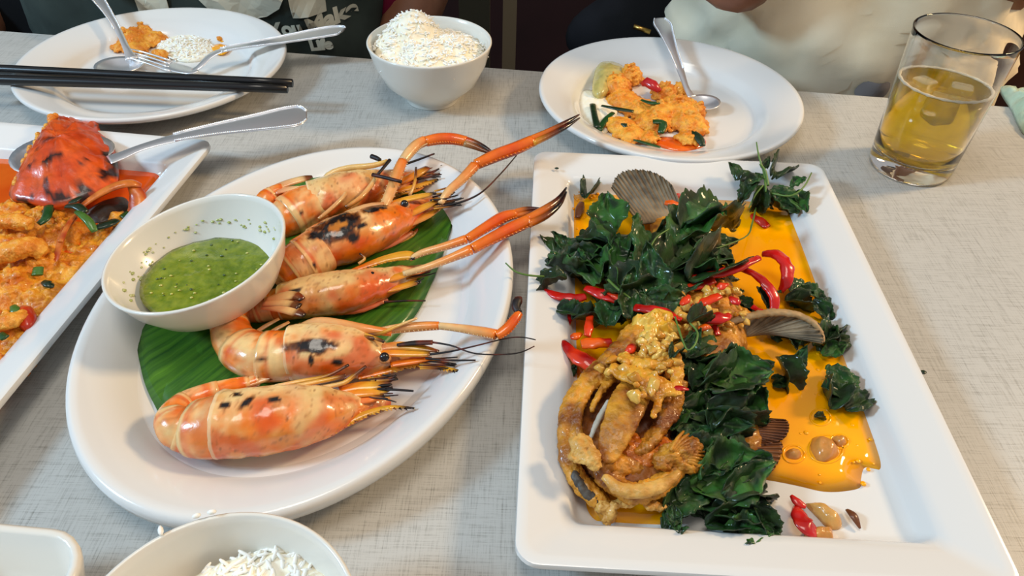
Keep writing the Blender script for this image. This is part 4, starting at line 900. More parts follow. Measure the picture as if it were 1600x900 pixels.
# ---------------------------------------------------------------- chilli slices
CR1, CR2, CR3 = lin((206, 20, 16)), lin((226, 56, 14)), lin((238, 96, 12))
def chili(st, col, label, group, fl=.65):
    P, RR = px_path(st, 0, 1, 22); mb = MB(); RR = [r_*.9*(1+.16*N(p_, 260, 3)) for r_, p_ in zip(RR, P)]
    mb.tube(P, RR, 18, flat=fl*.8, fcol=lambda t, a, p: mix(mix(col, lin((170, 10, 10)), sm(0, .5, N(p, 70, 6))), CR2, .25*sm(0, .6, N(p, 120, 1))))
    for v_ in mb.v: v_ += Vector((.0007*N(v_, 210, 1), .0007*N(v_, 210, 4), .0011*N(v_, 180, 7)))
    return tag(mb.build('chilli_slice', M_chili), label, 'chilli', group)
G1 = 'red chilli strips at the left of the fish plate'
for st, c_, lb in [
    ([(850, 452, 3, .022), (870, 462, 9, .021), (895, 466, 10, .020), (915, 464, 8, .020)], CR1, 'red chilli strip reaching furthest left over the plate rim'),
    ([(915, 450, 7, .024), (935, 458, 12, .025), (960, 466, 13, .026), (980, 474, 8, .026)], CR1, 'wide red chilli strip lying under the big basil heap'),
    ([(950, 455, 6, .029), (962, 462, 8, .030), (978, 474, 6, .029)], CR2, 'short red chilli strip crossing the wide one under the basil heap'),
    ([(992, 480, 9, .034), (1015, 484, 11, .036), (1045, 490, 9, .036), (1065, 500, 6, .035)], CR1, 'glossy red chilli strip just above the yellow garlic lump'),
    ([(1075, 436, 6, .034), (1110, 430, 9, .037), (1150, 420, 10, .039), (1186, 402, 6, .040)], CR1, 'long straight red chilli strip rising to the right'),
    ([(1090, 438, 5, .030), (1125, 422, 7, .032), (1150, 417, 6, .033)], CR1, 'thin red chilli strip behind the long straight one'),
    ([(1192, 397, 7, .026), (1212, 397, 11, .030), (1227, 412, 12, .030), (1230, 435, 11, .026), (1220, 455, 6, .018)], CR1, 'hooked red chilli slice at the right edge of the heap'),
    ([(1150, 418, 6, .032), (1178, 428, 8, .034), (1198, 446, 9, .033), (1210, 466, 9, .030), (1208, 487, 7, .024)], CR1, 'long curved red chilli strip bending down beside the hooked one'),
    ([(880, 535, 7, .016), (895, 552, 13, .018), (918, 566, 15, .019), (940, 574, 9, .019)], CR2, 'fat orange-red chilli piece by the left inner edge of the plate'),
    ([(908, 538, 9, .020), (930, 536, 12, .021), (956, 536, 10, .020)], CR3, 'orange chilli piece above the fat orange-red one'),
    ([(884, 522, 6, .012), (886, 500, 9, .014), (900, 486, 9, .016), (915, 480, 7, .018)], CR1, 'red chilli piece against the left inner edge of the plate'),
    ([(918, 526, 6, .022), (920, 510, 8, .023), (922, 495, 6, .022)], CR2, 'small upright red chilli piece above the orange one'),
    ([(980, 520, 6, .034), (992, 514, 9, .036), (1005, 516, 6, .036)], CR2, 'small red chilli piece tucked left of the yellow garlic lump'),
    ([(1080, 476, 7, .038), (1100, 472, 9, .041), (1125, 462, 8, .042)], CR2, 'red chilli piece at the top of the garlic and chilli pile'),
    ([(1085, 490, 5, .04), (1100, 496, 11, .042), (1125, 497, 12, .042), (1140, 492, 6, .041)], CR1, 'broad red chilli flap at the right of the garlic pile'),
    ([(1112, 500, 7, .036), (1118, 512, 7, .034), (1122, 524, 6, .032)], CR1, 'short red chilli piece hanging below the garlic pile'),
    ([(1072, 450, 8, .034), (1090, 446, 9, .037), (1115, 438, 8, .038)], CR2, 'orange-red chilli strip above the garlic pile'),
    ([(1175, 478, 5, .026), (1190, 488, 8, .026), (1200, 490, 5, .025)], CR1, 'small red chilli piece at the foot of the long curved strip'),
    ([(1046, 604, 5, .047), (1060, 606, 6, .047), (1075, 608, 2.5, .046)], CR1, 'tiny red chilli tip beside the golden fish flap'),
    ([(1176, 336, 5, .008), (1186, 344, 9, .0085), (1200, 354, 7, .008)], CR2, 'orange-red chilli square lying in the oil under the basil sprig'),
    ([(1102, 321, 5, .008), (1112, 321, 8, .0085), (1124, 322, 6, .008)], CR2, 'small red chilli bit in the oil right of the tail fin'),
    ([(1058, 304, 5, .012), (1066, 312, 8, .013), (1076, 320, 6, .012)], CR2, 'red chilli bit touching the tail fin'),
    ([(1040, 316, 5, .022), (1050, 317, 7, .023), (1060, 318, 4, .022)], CR3, 'orange chilli bit on the tail fin'),
    ([(925, 680, 0.5, .01), (925, 681, .5, .01)], CR1, None)]:
    if lb: chili(st, c_, lb, 'chilli slices on the fish plate')
chili([(1244, 790, 5, .010), (1250, 808, 16, .013), (1262, 824, 19, .013), (1278, 832, 8, .011)], lin((196, 22, 26)), 'soft red tomato-like chilli piece at the near edge of the plate', 'chilli slices on the fish plate', .5)
chili([(1236, 776, 4, .010), (1246, 784, 8, .011), (1258, 792, 4, .010)], CR1, 'small red chilli piece just above the soft red one at the near edge', 'chilli slices on the fish plate')
for x_, y_, a_, c_, lb in ((1128, 447, 20, CR2, 'small red chilli bit at the top right of the garlic pile'), (1148, 470, -30, CR1, 'small red chilli bit at the right end of the garlic pile'), (1070, 470, 50, CR2, 'small red chilli bit at the left end of the garlic pile'), (1100, 512, 10, CR3, 'small orange chilli bit in front of the garlic pile'), (1020, 548, -30, CR3, 'orange chilli bit in front of the yellow garlic lump'), (985, 545, 40, CR2, 'red chilli bit behind the golden fish flap'), (900, 525, 20, CR3, 'orange chilli bit just above the fat orange-red piece')):
    dx, dy = 9*math.cos(math.radians(a_)), 9*math.sin(math.radians(a_)); z_ = .020 if x_ < 950 else .043
    chili([(x_-dx, y_+dy, 4, z_), (x_, y_, 8, z_+.001), (x_+dx, y_-dy, 4, z_)], c_, lb, 'chilli slices on the fish plate', .7)
ON = lin((214, 160, 84))
for nm, ou, z, h, lb, ct in (('onion_piece', [(1258, 786), (1285, 790), (1310, 808), (1314, 824), (1296, 826), (1275, 806)], .0058, .006, 'translucent golden onion slice behind the soft red piece near the plate edge', 'onion'),
                             ('garlic_piece', [(1256, 836), (1264, 828), (1298, 826), (1302, 840), (1300, 852), (1262, 850)], .0058, .007, 'flat tan garlic chunk in front of the soft red piece near the plate edge', 'garlic'),
                             ('garlic_piece', [(1266, 690), (1284, 682), (1304, 692), (1310, 708), (1294, 722), (1272, 716)], .0065, .006, 'brown garlic chunk lying in the orange oil at the right', 'garlic'),
                             ('garlic_piece', [(1300, 684), (1316, 682), (1322, 694), (1308, 698)], .0065, .004, 'small garlic bit touching the brown chunk in the oil', 'garlic'),
                             ('garlic_piece', [(1228, 706), (1240, 700), (1252, 710), (1244, 718), (1230, 716)], .0065, .003, 'small garlic bit left of the brown chunk in the oil', 'garlic')):
    tag(dome(ou, z, h, rings=7, dens=36, amp=.0013, nsc=200, edge=.2, power=3, thick=.001, col=ON if 'onion' in nm else lin((206, 140, 66))).build(nm, M_garlic), lb, ct)
for nm, st, lb in (('dried_chilli', [(1323, 796, 3, .0075), (1334, 806, 7, .009), (1344, 826, 2, .007)], 'curled brown dried chilli flake alone on the white plate'), ('dried_chilli', [(902, 340, 4, .009), (906, 326, 7, .010), (909, 316, 4, .010)], 'brown dried chilli in the oil at the upper left of the fish plate')):
    P, RR = px_path(st, 0, 1, 10); tag(MB().tube(P, RR, 8, lin((104, 56, 26)), flat=.4).build(nm, M_food), lb, 'chilli')
# ---------------------------------------------------------------- garlic lumps
YG1, YG2 = lin((226, 168, 44)), lin((236, 192, 84))
tag(dome([(990, 505), (1000, 490), (1025, 484), (1048, 492), (1056, 512), (1044, 528), (1015, 536), (995, 528)], .041, .006, rings=12, dens=60, amp=.0045, nsc=190, edge=.25, power=2, thick=.009, col=lambda p: mix(YG1, YG2, sm(-.3, .3, N(p, 90)))).build('garlic_lump', M_garlic), 'large glossy yellow lump of fried garlic on top of the fish head', 'garlic')
Rg = random.Random(11)
mbs = []
CL = [(1030, 540, 34, .044, 34), (1110, 478, 52, .034, 44), (1085, 500, 30, .034, 16), (975, 570, 26, .040, 14), (1045, 570, 20, .046, 12), (950, 580, 16, .037, 8), (1005, 600, 30, .05, 10), (1150, 500, 22, .03, 8)]
for (x, y, s, z, n), lbg in zip(CL, ['around the big yellow lump on the fish head', 'in the pile with the chilli pieces', 'between the yellow lump and the chilli pile', 'at the left back of the fish head', 'in front of the big yellow lump', 'at the far left of the fish head', 'on the golden flap of the fish head', 'at the right end of the chilli pile']):
    for i in range(n):
        a = Rg.random()*6.28; q = math.sqrt(Rg.random())*s; px, py = x+q*math.cos(a), y+q*math.sin(a)*.75
        zz = z+.006*(1-q/s)+Rg.uniform(-.001, .002)
        p = W(px, py, zz); r_ = Rg.uniform(.0018, .0042); rot = Matrix.Rotation(Rg.random()*3, 3, 'Z') @ Matrix.Rotation(Rg.uniform(-.6, .6), 3, 'X')
        cc_ = mix(lin((206, 136, 36)), lin((238, 196, 96)), Rg.random())
        mb = MB(); mb.ball(p, r_, cc_, sc=(Rg.uniform(1, 1.7), Rg.uniform(.7, 1.1), Rg.uniform(.45, .8)), seg=9, rings=6, rot=rot)
        sd = Rg.random()*50
        for v_ in mb.v: d_ = v_-p; v_ += d_*(.55*N(d_, 420, sd))+Vector((0, 0, .0008*N(v_, 300)))
        for d3 in (Vector((1, .3, .4)), Vector((-.6, 1, .5)), Vector((.2, -.8, 1))):
            d3 = (rot @ d3).normalized()
            for v_ in mb.v:
                h = (v_-p).dot(d3)-r_*.62
                if h > 0: v_ -= d3*h*.85
        tag(mb.build('garlic_piece', M_garlic), 'small piece of fried garlic '+lbg, 'garlic', 'fried garlic pieces on the fish')
mb = crumbs(MB(), [(1110, 478, 50, .018, .020), (1030, 540, 34, .022, .024)], .5, (.002, .003), Rg); o = mb.build('garlic_bed', M_garlic)
for i, d_ in enumerate(o.data.color_attributes['Col'].data): d_.color = (*lin((196, 120, 36)), 1)
remesh(o, .0013, .002, .005, 1); o.data.materials[0] = M_egg; tag(o, 'minced fried garlic bed under the chilli and garlic pieces', 'garlic', kind='stuff')
# ---------------------------------------------------------------- basil leaves
BG = [lin((34, 84, 26)), lin((20, 54, 16)), lin((52, 104, 34)), lin((15, 42, 14)), lin((72, 114, 40))]
LEAFM = []
def leafmesh(seed, curl, cup, wid, colr, serr=.05):
    nx, ny = 30, 14; vs = []; cs = []
    for i in range(nx+1):
        t = i/nx; w_ = wid*(math.sin(math.pi*min(1, t*.93+.04)**.75))**.9*(1+serr*math.sin(i*2.1+seed)+.2*N((t, seed, 0), 4)+.08*N((t, seed, 5), 9))
        ang = curl*t
        for j in range(ny+1):
            v = (j/ny-.5)*2
            x = t; y = v*w_+.07*N((t*2, seed, v), 1.3)
            z = cup*abs(v)**1.3*w_*2.4+.10*N((t*2.6, v*1.4, seed), 1.6, seed)+.05*N((t*6, v*3, seed), 1.6, seed)+.018*N((t*15, v*7, seed), 1.4, seed)-.012*(abs(v) < .1)
            z += .03*math.sin(t*24+abs(v)*4)*abs(v)
            bx = math.sin(ang)/curl if abs(curl) > .01 else t; bz = -(1-math.cos(ang))/curl if abs(curl) > .01 else 0
            vs.append(Vector((bx+z*math.sin(ang), y, bz+z*math.cos(ang))))
            c = mix(BG[colr], BG[(colr+1) % 4], sm(-.3, .4, N((t*3, v*2, seed), 1.5))); c = mix(c, lin((84, 118, 56)), .35*(abs(v) < .1)); bk = (.55, 1.15, .8, 1.3, .65)[int(seed) % 5]; c = mix(c, lin((70, 84, 20)), .3*sm(0, .5, N((t*2, v, seed+9), 1.3))); cs.append(tuple(q_*bk for q_ in c))
    r_ = ny+1; fs = [(i*r_+j, i*r_+j+1, (i+1)*r_+j+1, (i+1)*r_+j) for i in range(nx) for j in range(ny)]
    me = bpy.data.meshes.new('basil_leaf'); me.from_pydata(vs, [], fs); me.update()
    at = me.color_attributes.new('Col', 'FLOAT_COLOR', 'POINT')
    for i, c in enumerate(cs): at.data[i].color = (*c, 1)
    me.polygons.foreach_set('use_smooth', [True]*len(me.polygons)); me.materials.append(M_basil); return me
for k, (cu, cp, wd, cl) in enumerate([(.5, .25, .30, 0), (1.1, .4, .26, 1), (-.5, .3, .32, 2), (.9, -.3, .28, 3), (1.6, .5, .24, 0), (.3, .6, .30, 1), (-.9, .2, .25, 3), (.7, .15, .36, 0), (1.2, .8, .30, 1), (.2, -.4, .22, 2)]):
    LEAFM.append(leafmesh(k*3.7+1, cu, cp, wd, cl))
def leaf(px, py, ang, ln, z, z2, var, roll, label, group, kids=None):
    a = math.radians(ang); p = W(px, py, z); q = W(px+ln*math.cos(a), py-ln*math.sin(a), z2)
    X = (q-p); L = X.length; X.normalize(); Y = Vector((0, 0, 1)).cross(X).normalized(); Z = X.cross(Y)
    M = Matrix((X, Y, Z)).transposed().to_4x4() @ Matrix.Rotation(math.radians(roll), 4, 'X') @ Matrix.Scale(L, 4); M.translation = p
    o = bpy.data.objects.new('basil_leaf', LEAFM[var % 10]); COL.objects.link(o); o.matrix_world = M
    s = o.modifiers.new('Solidify', 'SOLIDIFY'); s.thickness = .0005/L*1.0; s.offset = 0
    return tag(o, label, 'leaf', group)
Rl = random.Random(77)
def heap(lst, what, group, parts):
    for (px, py, an, ln, z, z2, va, ro) in lst:
        for rep in range(2):
            if rep and (py < 385 or Rl.random() < .4): continue
            if rep: q = (px+Rl.uniform(-16, 16), py+Rl.uniform(-9, 14), an+Rl.uniform(-60, 60), ln*Rl.uniform(.45, .7), z+Rl.uniform(-.003, .003), z2+Rl.uniform(-.004, .003), va+Rl.randint(1, 8), ro+Rl.uniform(-50, 50))
            else: q = (px, py, an, ln*.86, z, z2, va, ro)
            mx, my = q[0]+q[3]*.5*math.cos(math.radians(q[2])), q[1]-q[3]*.5*math.sin(math.radians(q[2]))
            lb = min(parts, key=lambda w_: (w_[0]-mx)**2+(w_[1]-my)**2)[2]
            leaf(*q, ('small curled ' if rep else 'fried ')+what+' '+lb+', tip '+('right', 'away', 'left', 'near')[int(((q[2]+45) % 360)//90)], group)
GA = 'fried basil leaves of the big heap'; LA = 'dark crisp fried basil leaf in the big heap between tail fin and chillies'
HA = []
for l in [(1000, 400, 170, 120, .030, .018, 0, 15), (960, 380, 165, 105, .026, .014, 1, -10), (940, 425, 175, 100, .024, .016, 2, 20), (1010, 430, 190, 110, .032, .024, 3, -15), (1060, 400, 20, 110, .034, .028, 7, 10), (1050, 384, 22, 110, .034, .030, 2, -20),
          (1025, 372, 40, 60, .030, .034, 4, 30), (1062, 356, 8, 108, .036, .022, 5, -10), (1080, 400, 0, 95, .038, .030, 0, 15), (1040, 420, 10, 115, .038, .032, 7, -25), (1000, 450, 20, 110, .034, .038, 1, 10), (1010, 460, 60, 80, .034, .042, 3, 25),
          (1030, 470, 100, 90, .036, .042, 6, -20), (975, 450, 110, 80, .030, .034, 2, 20), (950, 440, 130, 80, .026, .024, 4, 0), (920, 430, 160, 85, .022, .024, 5, 25), (905, 400, 150, 60, .020, .020, 6, -15), (980, 400, 110, 85, .030, .022, 7, 20),
          (960, 420, 80, 90, .030, .022, 0, -30), (1100, 380, -20, 75, .034, .028, 1, 10), (1110, 410, -10, 70, .036, .030, 3, 0), (1070, 440, 30, 100, .036, .036, 8, 20), (1010, 390, 40, 85, .036, .036, 9, 10), 
          (1030, 440, 200, 100, .036, .026, 8, 10), (1080, 370, -5, 90, .038, .026, 9, 35), (940, 400, 200, 70, .024, .018, 8, -10), (1050, 460, 60, 75, .036, .042, 7, 10), (985, 470, 150, 70, .030, .028, 1, 15)]:
    HA.append(l)
heap(HA, 'basil leaf', GA, [(870, 400, 'at the left tip of the big heap'), (930, 370, 'in the big heap, left of the tail fin'), (1030, 350, 'in the big heap, just in front of the tail fin'), (1120, 370, 'at the right tip of the big heap'), (1110, 420, 'in the big heap, above the long straight chilli strip'), (1030, 420, 'at the centre of the big heap'), (1030, 465, 'in the big heap, just behind the garlic pile'), (950, 430, 'in the big heap, above the wide red chilli strip'), (890, 440, 'in the big heap, above the leftmost chilli strip')])
leaf(1128, 778, 22, 112, .020, .018, 4, 10, 'long pointed basil leaf of the near heap, tip out over the orange oil', 'fried basil leaves at the near side of the fish plate')
leaf(1045, 800, -72, 62, .018, .009, 9, 10, 'pointed basil leaf hanging to the near inner rim under the fish lip', 'fried basil leaves at the near side of the fish plate')
leaf(925, 395, 158, 85, .020, .026, 9, 30, 'pale-edged basil leaf whose tip curls up over the left rim', GA)
leaf(885, 436, 178, 62, .028, .030, 4, 10, 'basil leaf with a thin stalk poking out left over the plate rim', GA)
leaf(1005, 430, 75, 105, .036, .046, 7, 40, 'upright folded basil leaf at the middle of the big heap', GA)
leaf(955, 370, 95, 55, .020, .022, 2, -15, 'bright green basil leaf left of the tail fin', GA)
for l, lb in [((893, 500, 10, 46, .016, .018, 8, 0), 'small dark basil leaf by the left inner edge of the fish plate'), ((870, 485, -5, 48, .018, .020, 5, 20), 'curled basil leaf just below the leftmost chilli strip'), ((900, 570, 200, 36, .014, .012, 3, 0), 'small dark basil leaf under the fat orange-red chilli'),
              ((930, 500, 20, 60, .02, .024, 7, 10), 'shiny dark basil leaf between the left chilli pieces'), ((950, 510, 80, 60, .024, .028, 0, -10), 'dark basil leaf left of the yellow garlic lump'), ((985, 500, 100, 70, .030, .034, 6, 15), 'narrow basil leaf hanging beside the glossy chilli strip'),
              ((912, 312, 60, 30, .009, .011, 8, 0), 'small wet basil leaf alone in the oil at the upper left'), ((1075, 505, 25, 40, .046, .048, 8, 0), 'little green leaf lying on the garlic and chilli pile'), ((1048, 560, 60, 36, .050, .052, 4, 0), 'thin dark green leaf piece on the yellow garlic')]:
    leaf(*l, lb, 'single basil leaves on the fish plate')
GC = 'fried basil leaves in the middle of the fish plate'; LC = 'dark fried basil leaf in the middle heap to the right of the fish head'
HC = []
for l in [(1065, 580, 25, 100, .034, .030, 7, 10), (1080, 560, 5, 120, .034, .026, 0, -15), (1100, 590, 0, 110, .034, .024, 2, 20), (1070, 610, -10, 100, .032, .026, 3, 0), (1100, 610, 20, 100, .034, .024, 5, 15), (1060, 640, 0, 110, .030, .022, 1, 20), (1100, 640, -20, 90, .030, .020, 8, -10),
          (1080, 660, -10, 100, .028, .018, 6, 25), (1130, 620, -30, 80, .028, .016, 7, 0), (1140, 590, -50, 100, .030, .014, 1, 20), (1075, 690, 20, 90, .026, .022, 3, 10), (1110, 670, 40, 90, .030, .026, 4, -20), (1090, 600, -60, 80, .034, .026, 9, 10), (1160, 600, -60, 90, .024, .014, 2, 30),
          (1070, 560, 40, 80, .036, .036, 1, 0), (1120, 560, -5, 110, .036, .024, 9, 20), (1060, 700, -20, 110, .022, .014, 5, 10), (1110, 690, -30, 90, .024, .014, 0, 0), (1130, 650, 0, 70, .024, .016, 8, 0), (1055, 670, 30, 80, .028, .028, 7, 15)]:
    HC.append(l)
heap(HC, 'basil leaf', GC, [(1090, 560, 'in the middle heap, under the garlic pile'), (1190, 560, 'in the middle heap, below the curved fin'), (1080, 620, 'in the middle heap, touching the fish head'), (1180, 620, 'in the middle heap, above the brown fin'), (1110, 670, 'in the middle heap, beside the fin rays')])
GD = 'fried basil leaves at the near side of the fish plate'; LD = 'dark fried basil leaf in the heap at the near edge of the fish plate'
HD = []
for l in [(1060, 780, 20, 120, .018, .016, 7, 10), (1040, 800, 40, 120, .016, .018, 0, 10), (1120, 730, 5, 110, .016, .014, 9, 0), (1080, 760, 15, 140, .020, .014, 2, 20), (1040, 830, 60, 70, .012, .016, 1, -20), (1050, 790, -80, 60, .018, .010, 6, 10), (1110, 800, -10, 110, .014, .012, 5, 0), (1140, 790, -40, 90, .016, .010, 7, 15),
          (1160, 800, 20, 85, .016, .014, 3, 0), (1100, 820, 10, 80, .012, .012, 8, 20), (1170, 830, 40, 70, .012, .014, 1, 10), (1200, 850, 80, 60, .010, .014, 0, 0), (1130, 830, -10, 90, .012, .010, 2, 0), (1070, 750, -60, 100, .020, .012, 3, 20), (1150, 770, 0, 90, .018, .012, 1, 20), (1130, 760, -50, 80, .018, .012, 7, 30), (1180, 790, -60, 70, .016, .010, 8, 10), (1090, 740, 10, 90, .020, .016, 6, -10)]:
    HD.append(l)
heap(HD, 'basil leaf', GD, [(1060, 820, 'in the near heap, under the fish lip'), (1110, 770, 'in the near heap, right of the fish lip'), (1190, 745, 'in the near heap, beside the orange oil'), (1140, 820, 'at the middle of the near heap'), (1210, 810, 'at the right end of the near heap')])
GB = 'fried basil leaves on the oil at the right of the fish plate'; LB = 'fried basil leaf on the orange oil right of the curved chillies'
HB = []
for l in [(1235, 455, 20, 50, .014, .014, 7, 0), (1250, 450, -20, 60, .016, .012, 0, 10), (1270, 470, -40, 60, .014, .012, 1, 20), (1225, 470, -10, 55, .012, .010, 8, 10), (1290, 530, 60, 60, .012, .016, 4, 10), (1270, 540, 30, 60, .012, .012, 5, 0), (1240, 520, -10, 55, .014, .010, 3, 0), (1215, 500, -30, 70, .014, .010, 6, 10),
          (1310, 545, 80, 55, .012, .016, 1, 30), (1285, 555, 20, 45, .010, .012, 2, 10), (1215, 560, -60, 70, .014, .009, 8, 0), (1205, 590, -20, 40, .010, .009, 4, 0), (1240, 580, 60, 45, .010, .014, 6, 0), (1150, 470, -20, 55, .022, .018, 1, 0), (1160, 490, 30, 60, .022, .018, 3, 0), (1185, 450, -60, 50, .022, .018, 5, 0)]:
    HB.append(l)
heap(HB, 'basil leaf', GB, [(1260, 450, 'right of the hooked chilli slice'), (1280, 490, 'above the right end of the curved fin'), (1230, 520, 'inside the arch of the curved fin'), (1310, 520, 'at the right inner rim, level with the curved fin'), (1225, 590, 'on the oil just below the curved fin'), (1170, 470, 'between the long curved chilli and the garlic pile')])
for l, lb in [((1300, 570, -60, 70, .014, .012, 7, 0), 'upright dark basil leaf at the right rim, left of the curling one'), ((1320, 640, 30, 66, .010, .020, 1, 10), 'basil leaf curling up over the right inner rim'), ((1285, 600, -30, 70, .012, .010, 0, 0), 'flat dark basil leaf in the oil near the right rim'), ((1295, 640, 80, 50, .010, .014, 8, 20), 'short dark basil leaf in the oil near the right rim'),
              ((1272, 652, 0, 18, .008, .008, 8, 0), 'tiny dark leaf scrap ringed by oil near the brown garlic chunk')]:
    leaf(*l, lb, 'single basil leaves on the fish plate')

sprig = empty('basil_sprig', tuple(W(1195, 290, .02)), 'fried basil sprig with stalks on the far right corner of the fish plate', 'herb')
for l in [(1188, 278, 150, 55, .032, .034, 9, 0), (1195, 275, 195, 48, .032, .026, 7, 10), (1185, 285, 215, 45, .030, .022, 1, 0), (1205, 278, 50, 55, .030, .034, 4, 20), (1200, 300, -45, 30, .026, .014, 3, 0), (1190, 290, -100, 45, .028, .010, 8, 0), (1205, 295, -30, 58, .028, .024, 7, 15), (1215, 300, -20, 50, .026, .020, 0, 0), (1235, 300, -60, 45, .024, .016, 2, 10), (1190, 312, -20, 55, .014, .010, 5, 0), (1235, 292, 20, 28, .028, .032, 2, 0), (1192, 262, 60, 22, .036, .040, 9, 0)]:
    o = leaf(*l, None, None); M_ = o.matrix_world.copy(); o.name = 'leaf'; o.parent = sprig; o.matrix_parent_inverse = Matrix.Translation(-ORG[sprig.name])
    if 'category' in o: del o['category']
SG = lin((92, 124, 54))
for st in ([(1197, 300, 1.8, .028), (1194, 272, 1.8, .034), (1186, 245, 1.5, .042), (1182, 222, 1, .048)], [(1200, 290, 2.5, .03), (1196, 268, 2, .036), (1187, 256, 1.5, .04)], [(1205, 302, 1.5, .028), (1235, 306, 1.4, .032), (1256, 292, 1.4, .035), (1268, 270, 1, .038)], [(1192, 290, 1.6, .03), (1180, 305, 1.5, .026), (1170, 325, 1, .02)], [(1181, 325, 1.4, .014), (1175, 350, 1.4, .018), (1165, 370, 1.2, .026), (1120, 388, 1.2, .04)]):
    P, RR = px_path(st, 0, 1, 14); MB().tube(P, RR, 6, SG).build('stalk', M_stem, sprig)
for st in ([(1045, 432, 1.6, .046), (1025, 425, 1.6, .046), (1045, 370, 1.5, .046), (1100, 345, 1.2, .046)][:0] or [(1012, 395, 1.4, .044), (1025, 372, 1.4, .046), (1045, 358, 1.2, .046)], [(790, 411, 1.2, .036), (805, 424, 1.5, .034), (825, 430, 1.6, .032), (850, 432, 1.6, .029)], [(950, 437, 2, .036), (966, 452, 2, .038), (985, 466, 1.4, .038)], [(1060, 510, 1.4, .052), (1072, 545, 1.5, .053), (1085, 540, 1.6, .053), (1090, 520, 1.6, .053), (1078, 505, 1.5, .053)], [(1055, 495, 1.4, .05), (1062, 520, 1.5, .053), (1072, 545, 1.4, .053)]):
    P, RR = px_path(st, 0, 1, 18); tag(MB().tube(P, RR, 6, SG).build('basil_stalk', M_stem), 'thin pale green basil stalk on the fish dish', 'stalk', 'loose basil stalks')
for x, y, z, lb in ((870, 263, .0225, 'tiny leaf scrap on the far left rim of the fish plate'), (1328, 582+600, 0, None), (1443, 581, .0008, 'tiny leaf scrap on the table right of the fish plate')):
    if lb: tag(MB().ball(W(x, y, z), .0022, GR2, sc=(1, .7, .25), jit=.3).build('leaf_scrap', M_basil), lb, 'leaf')

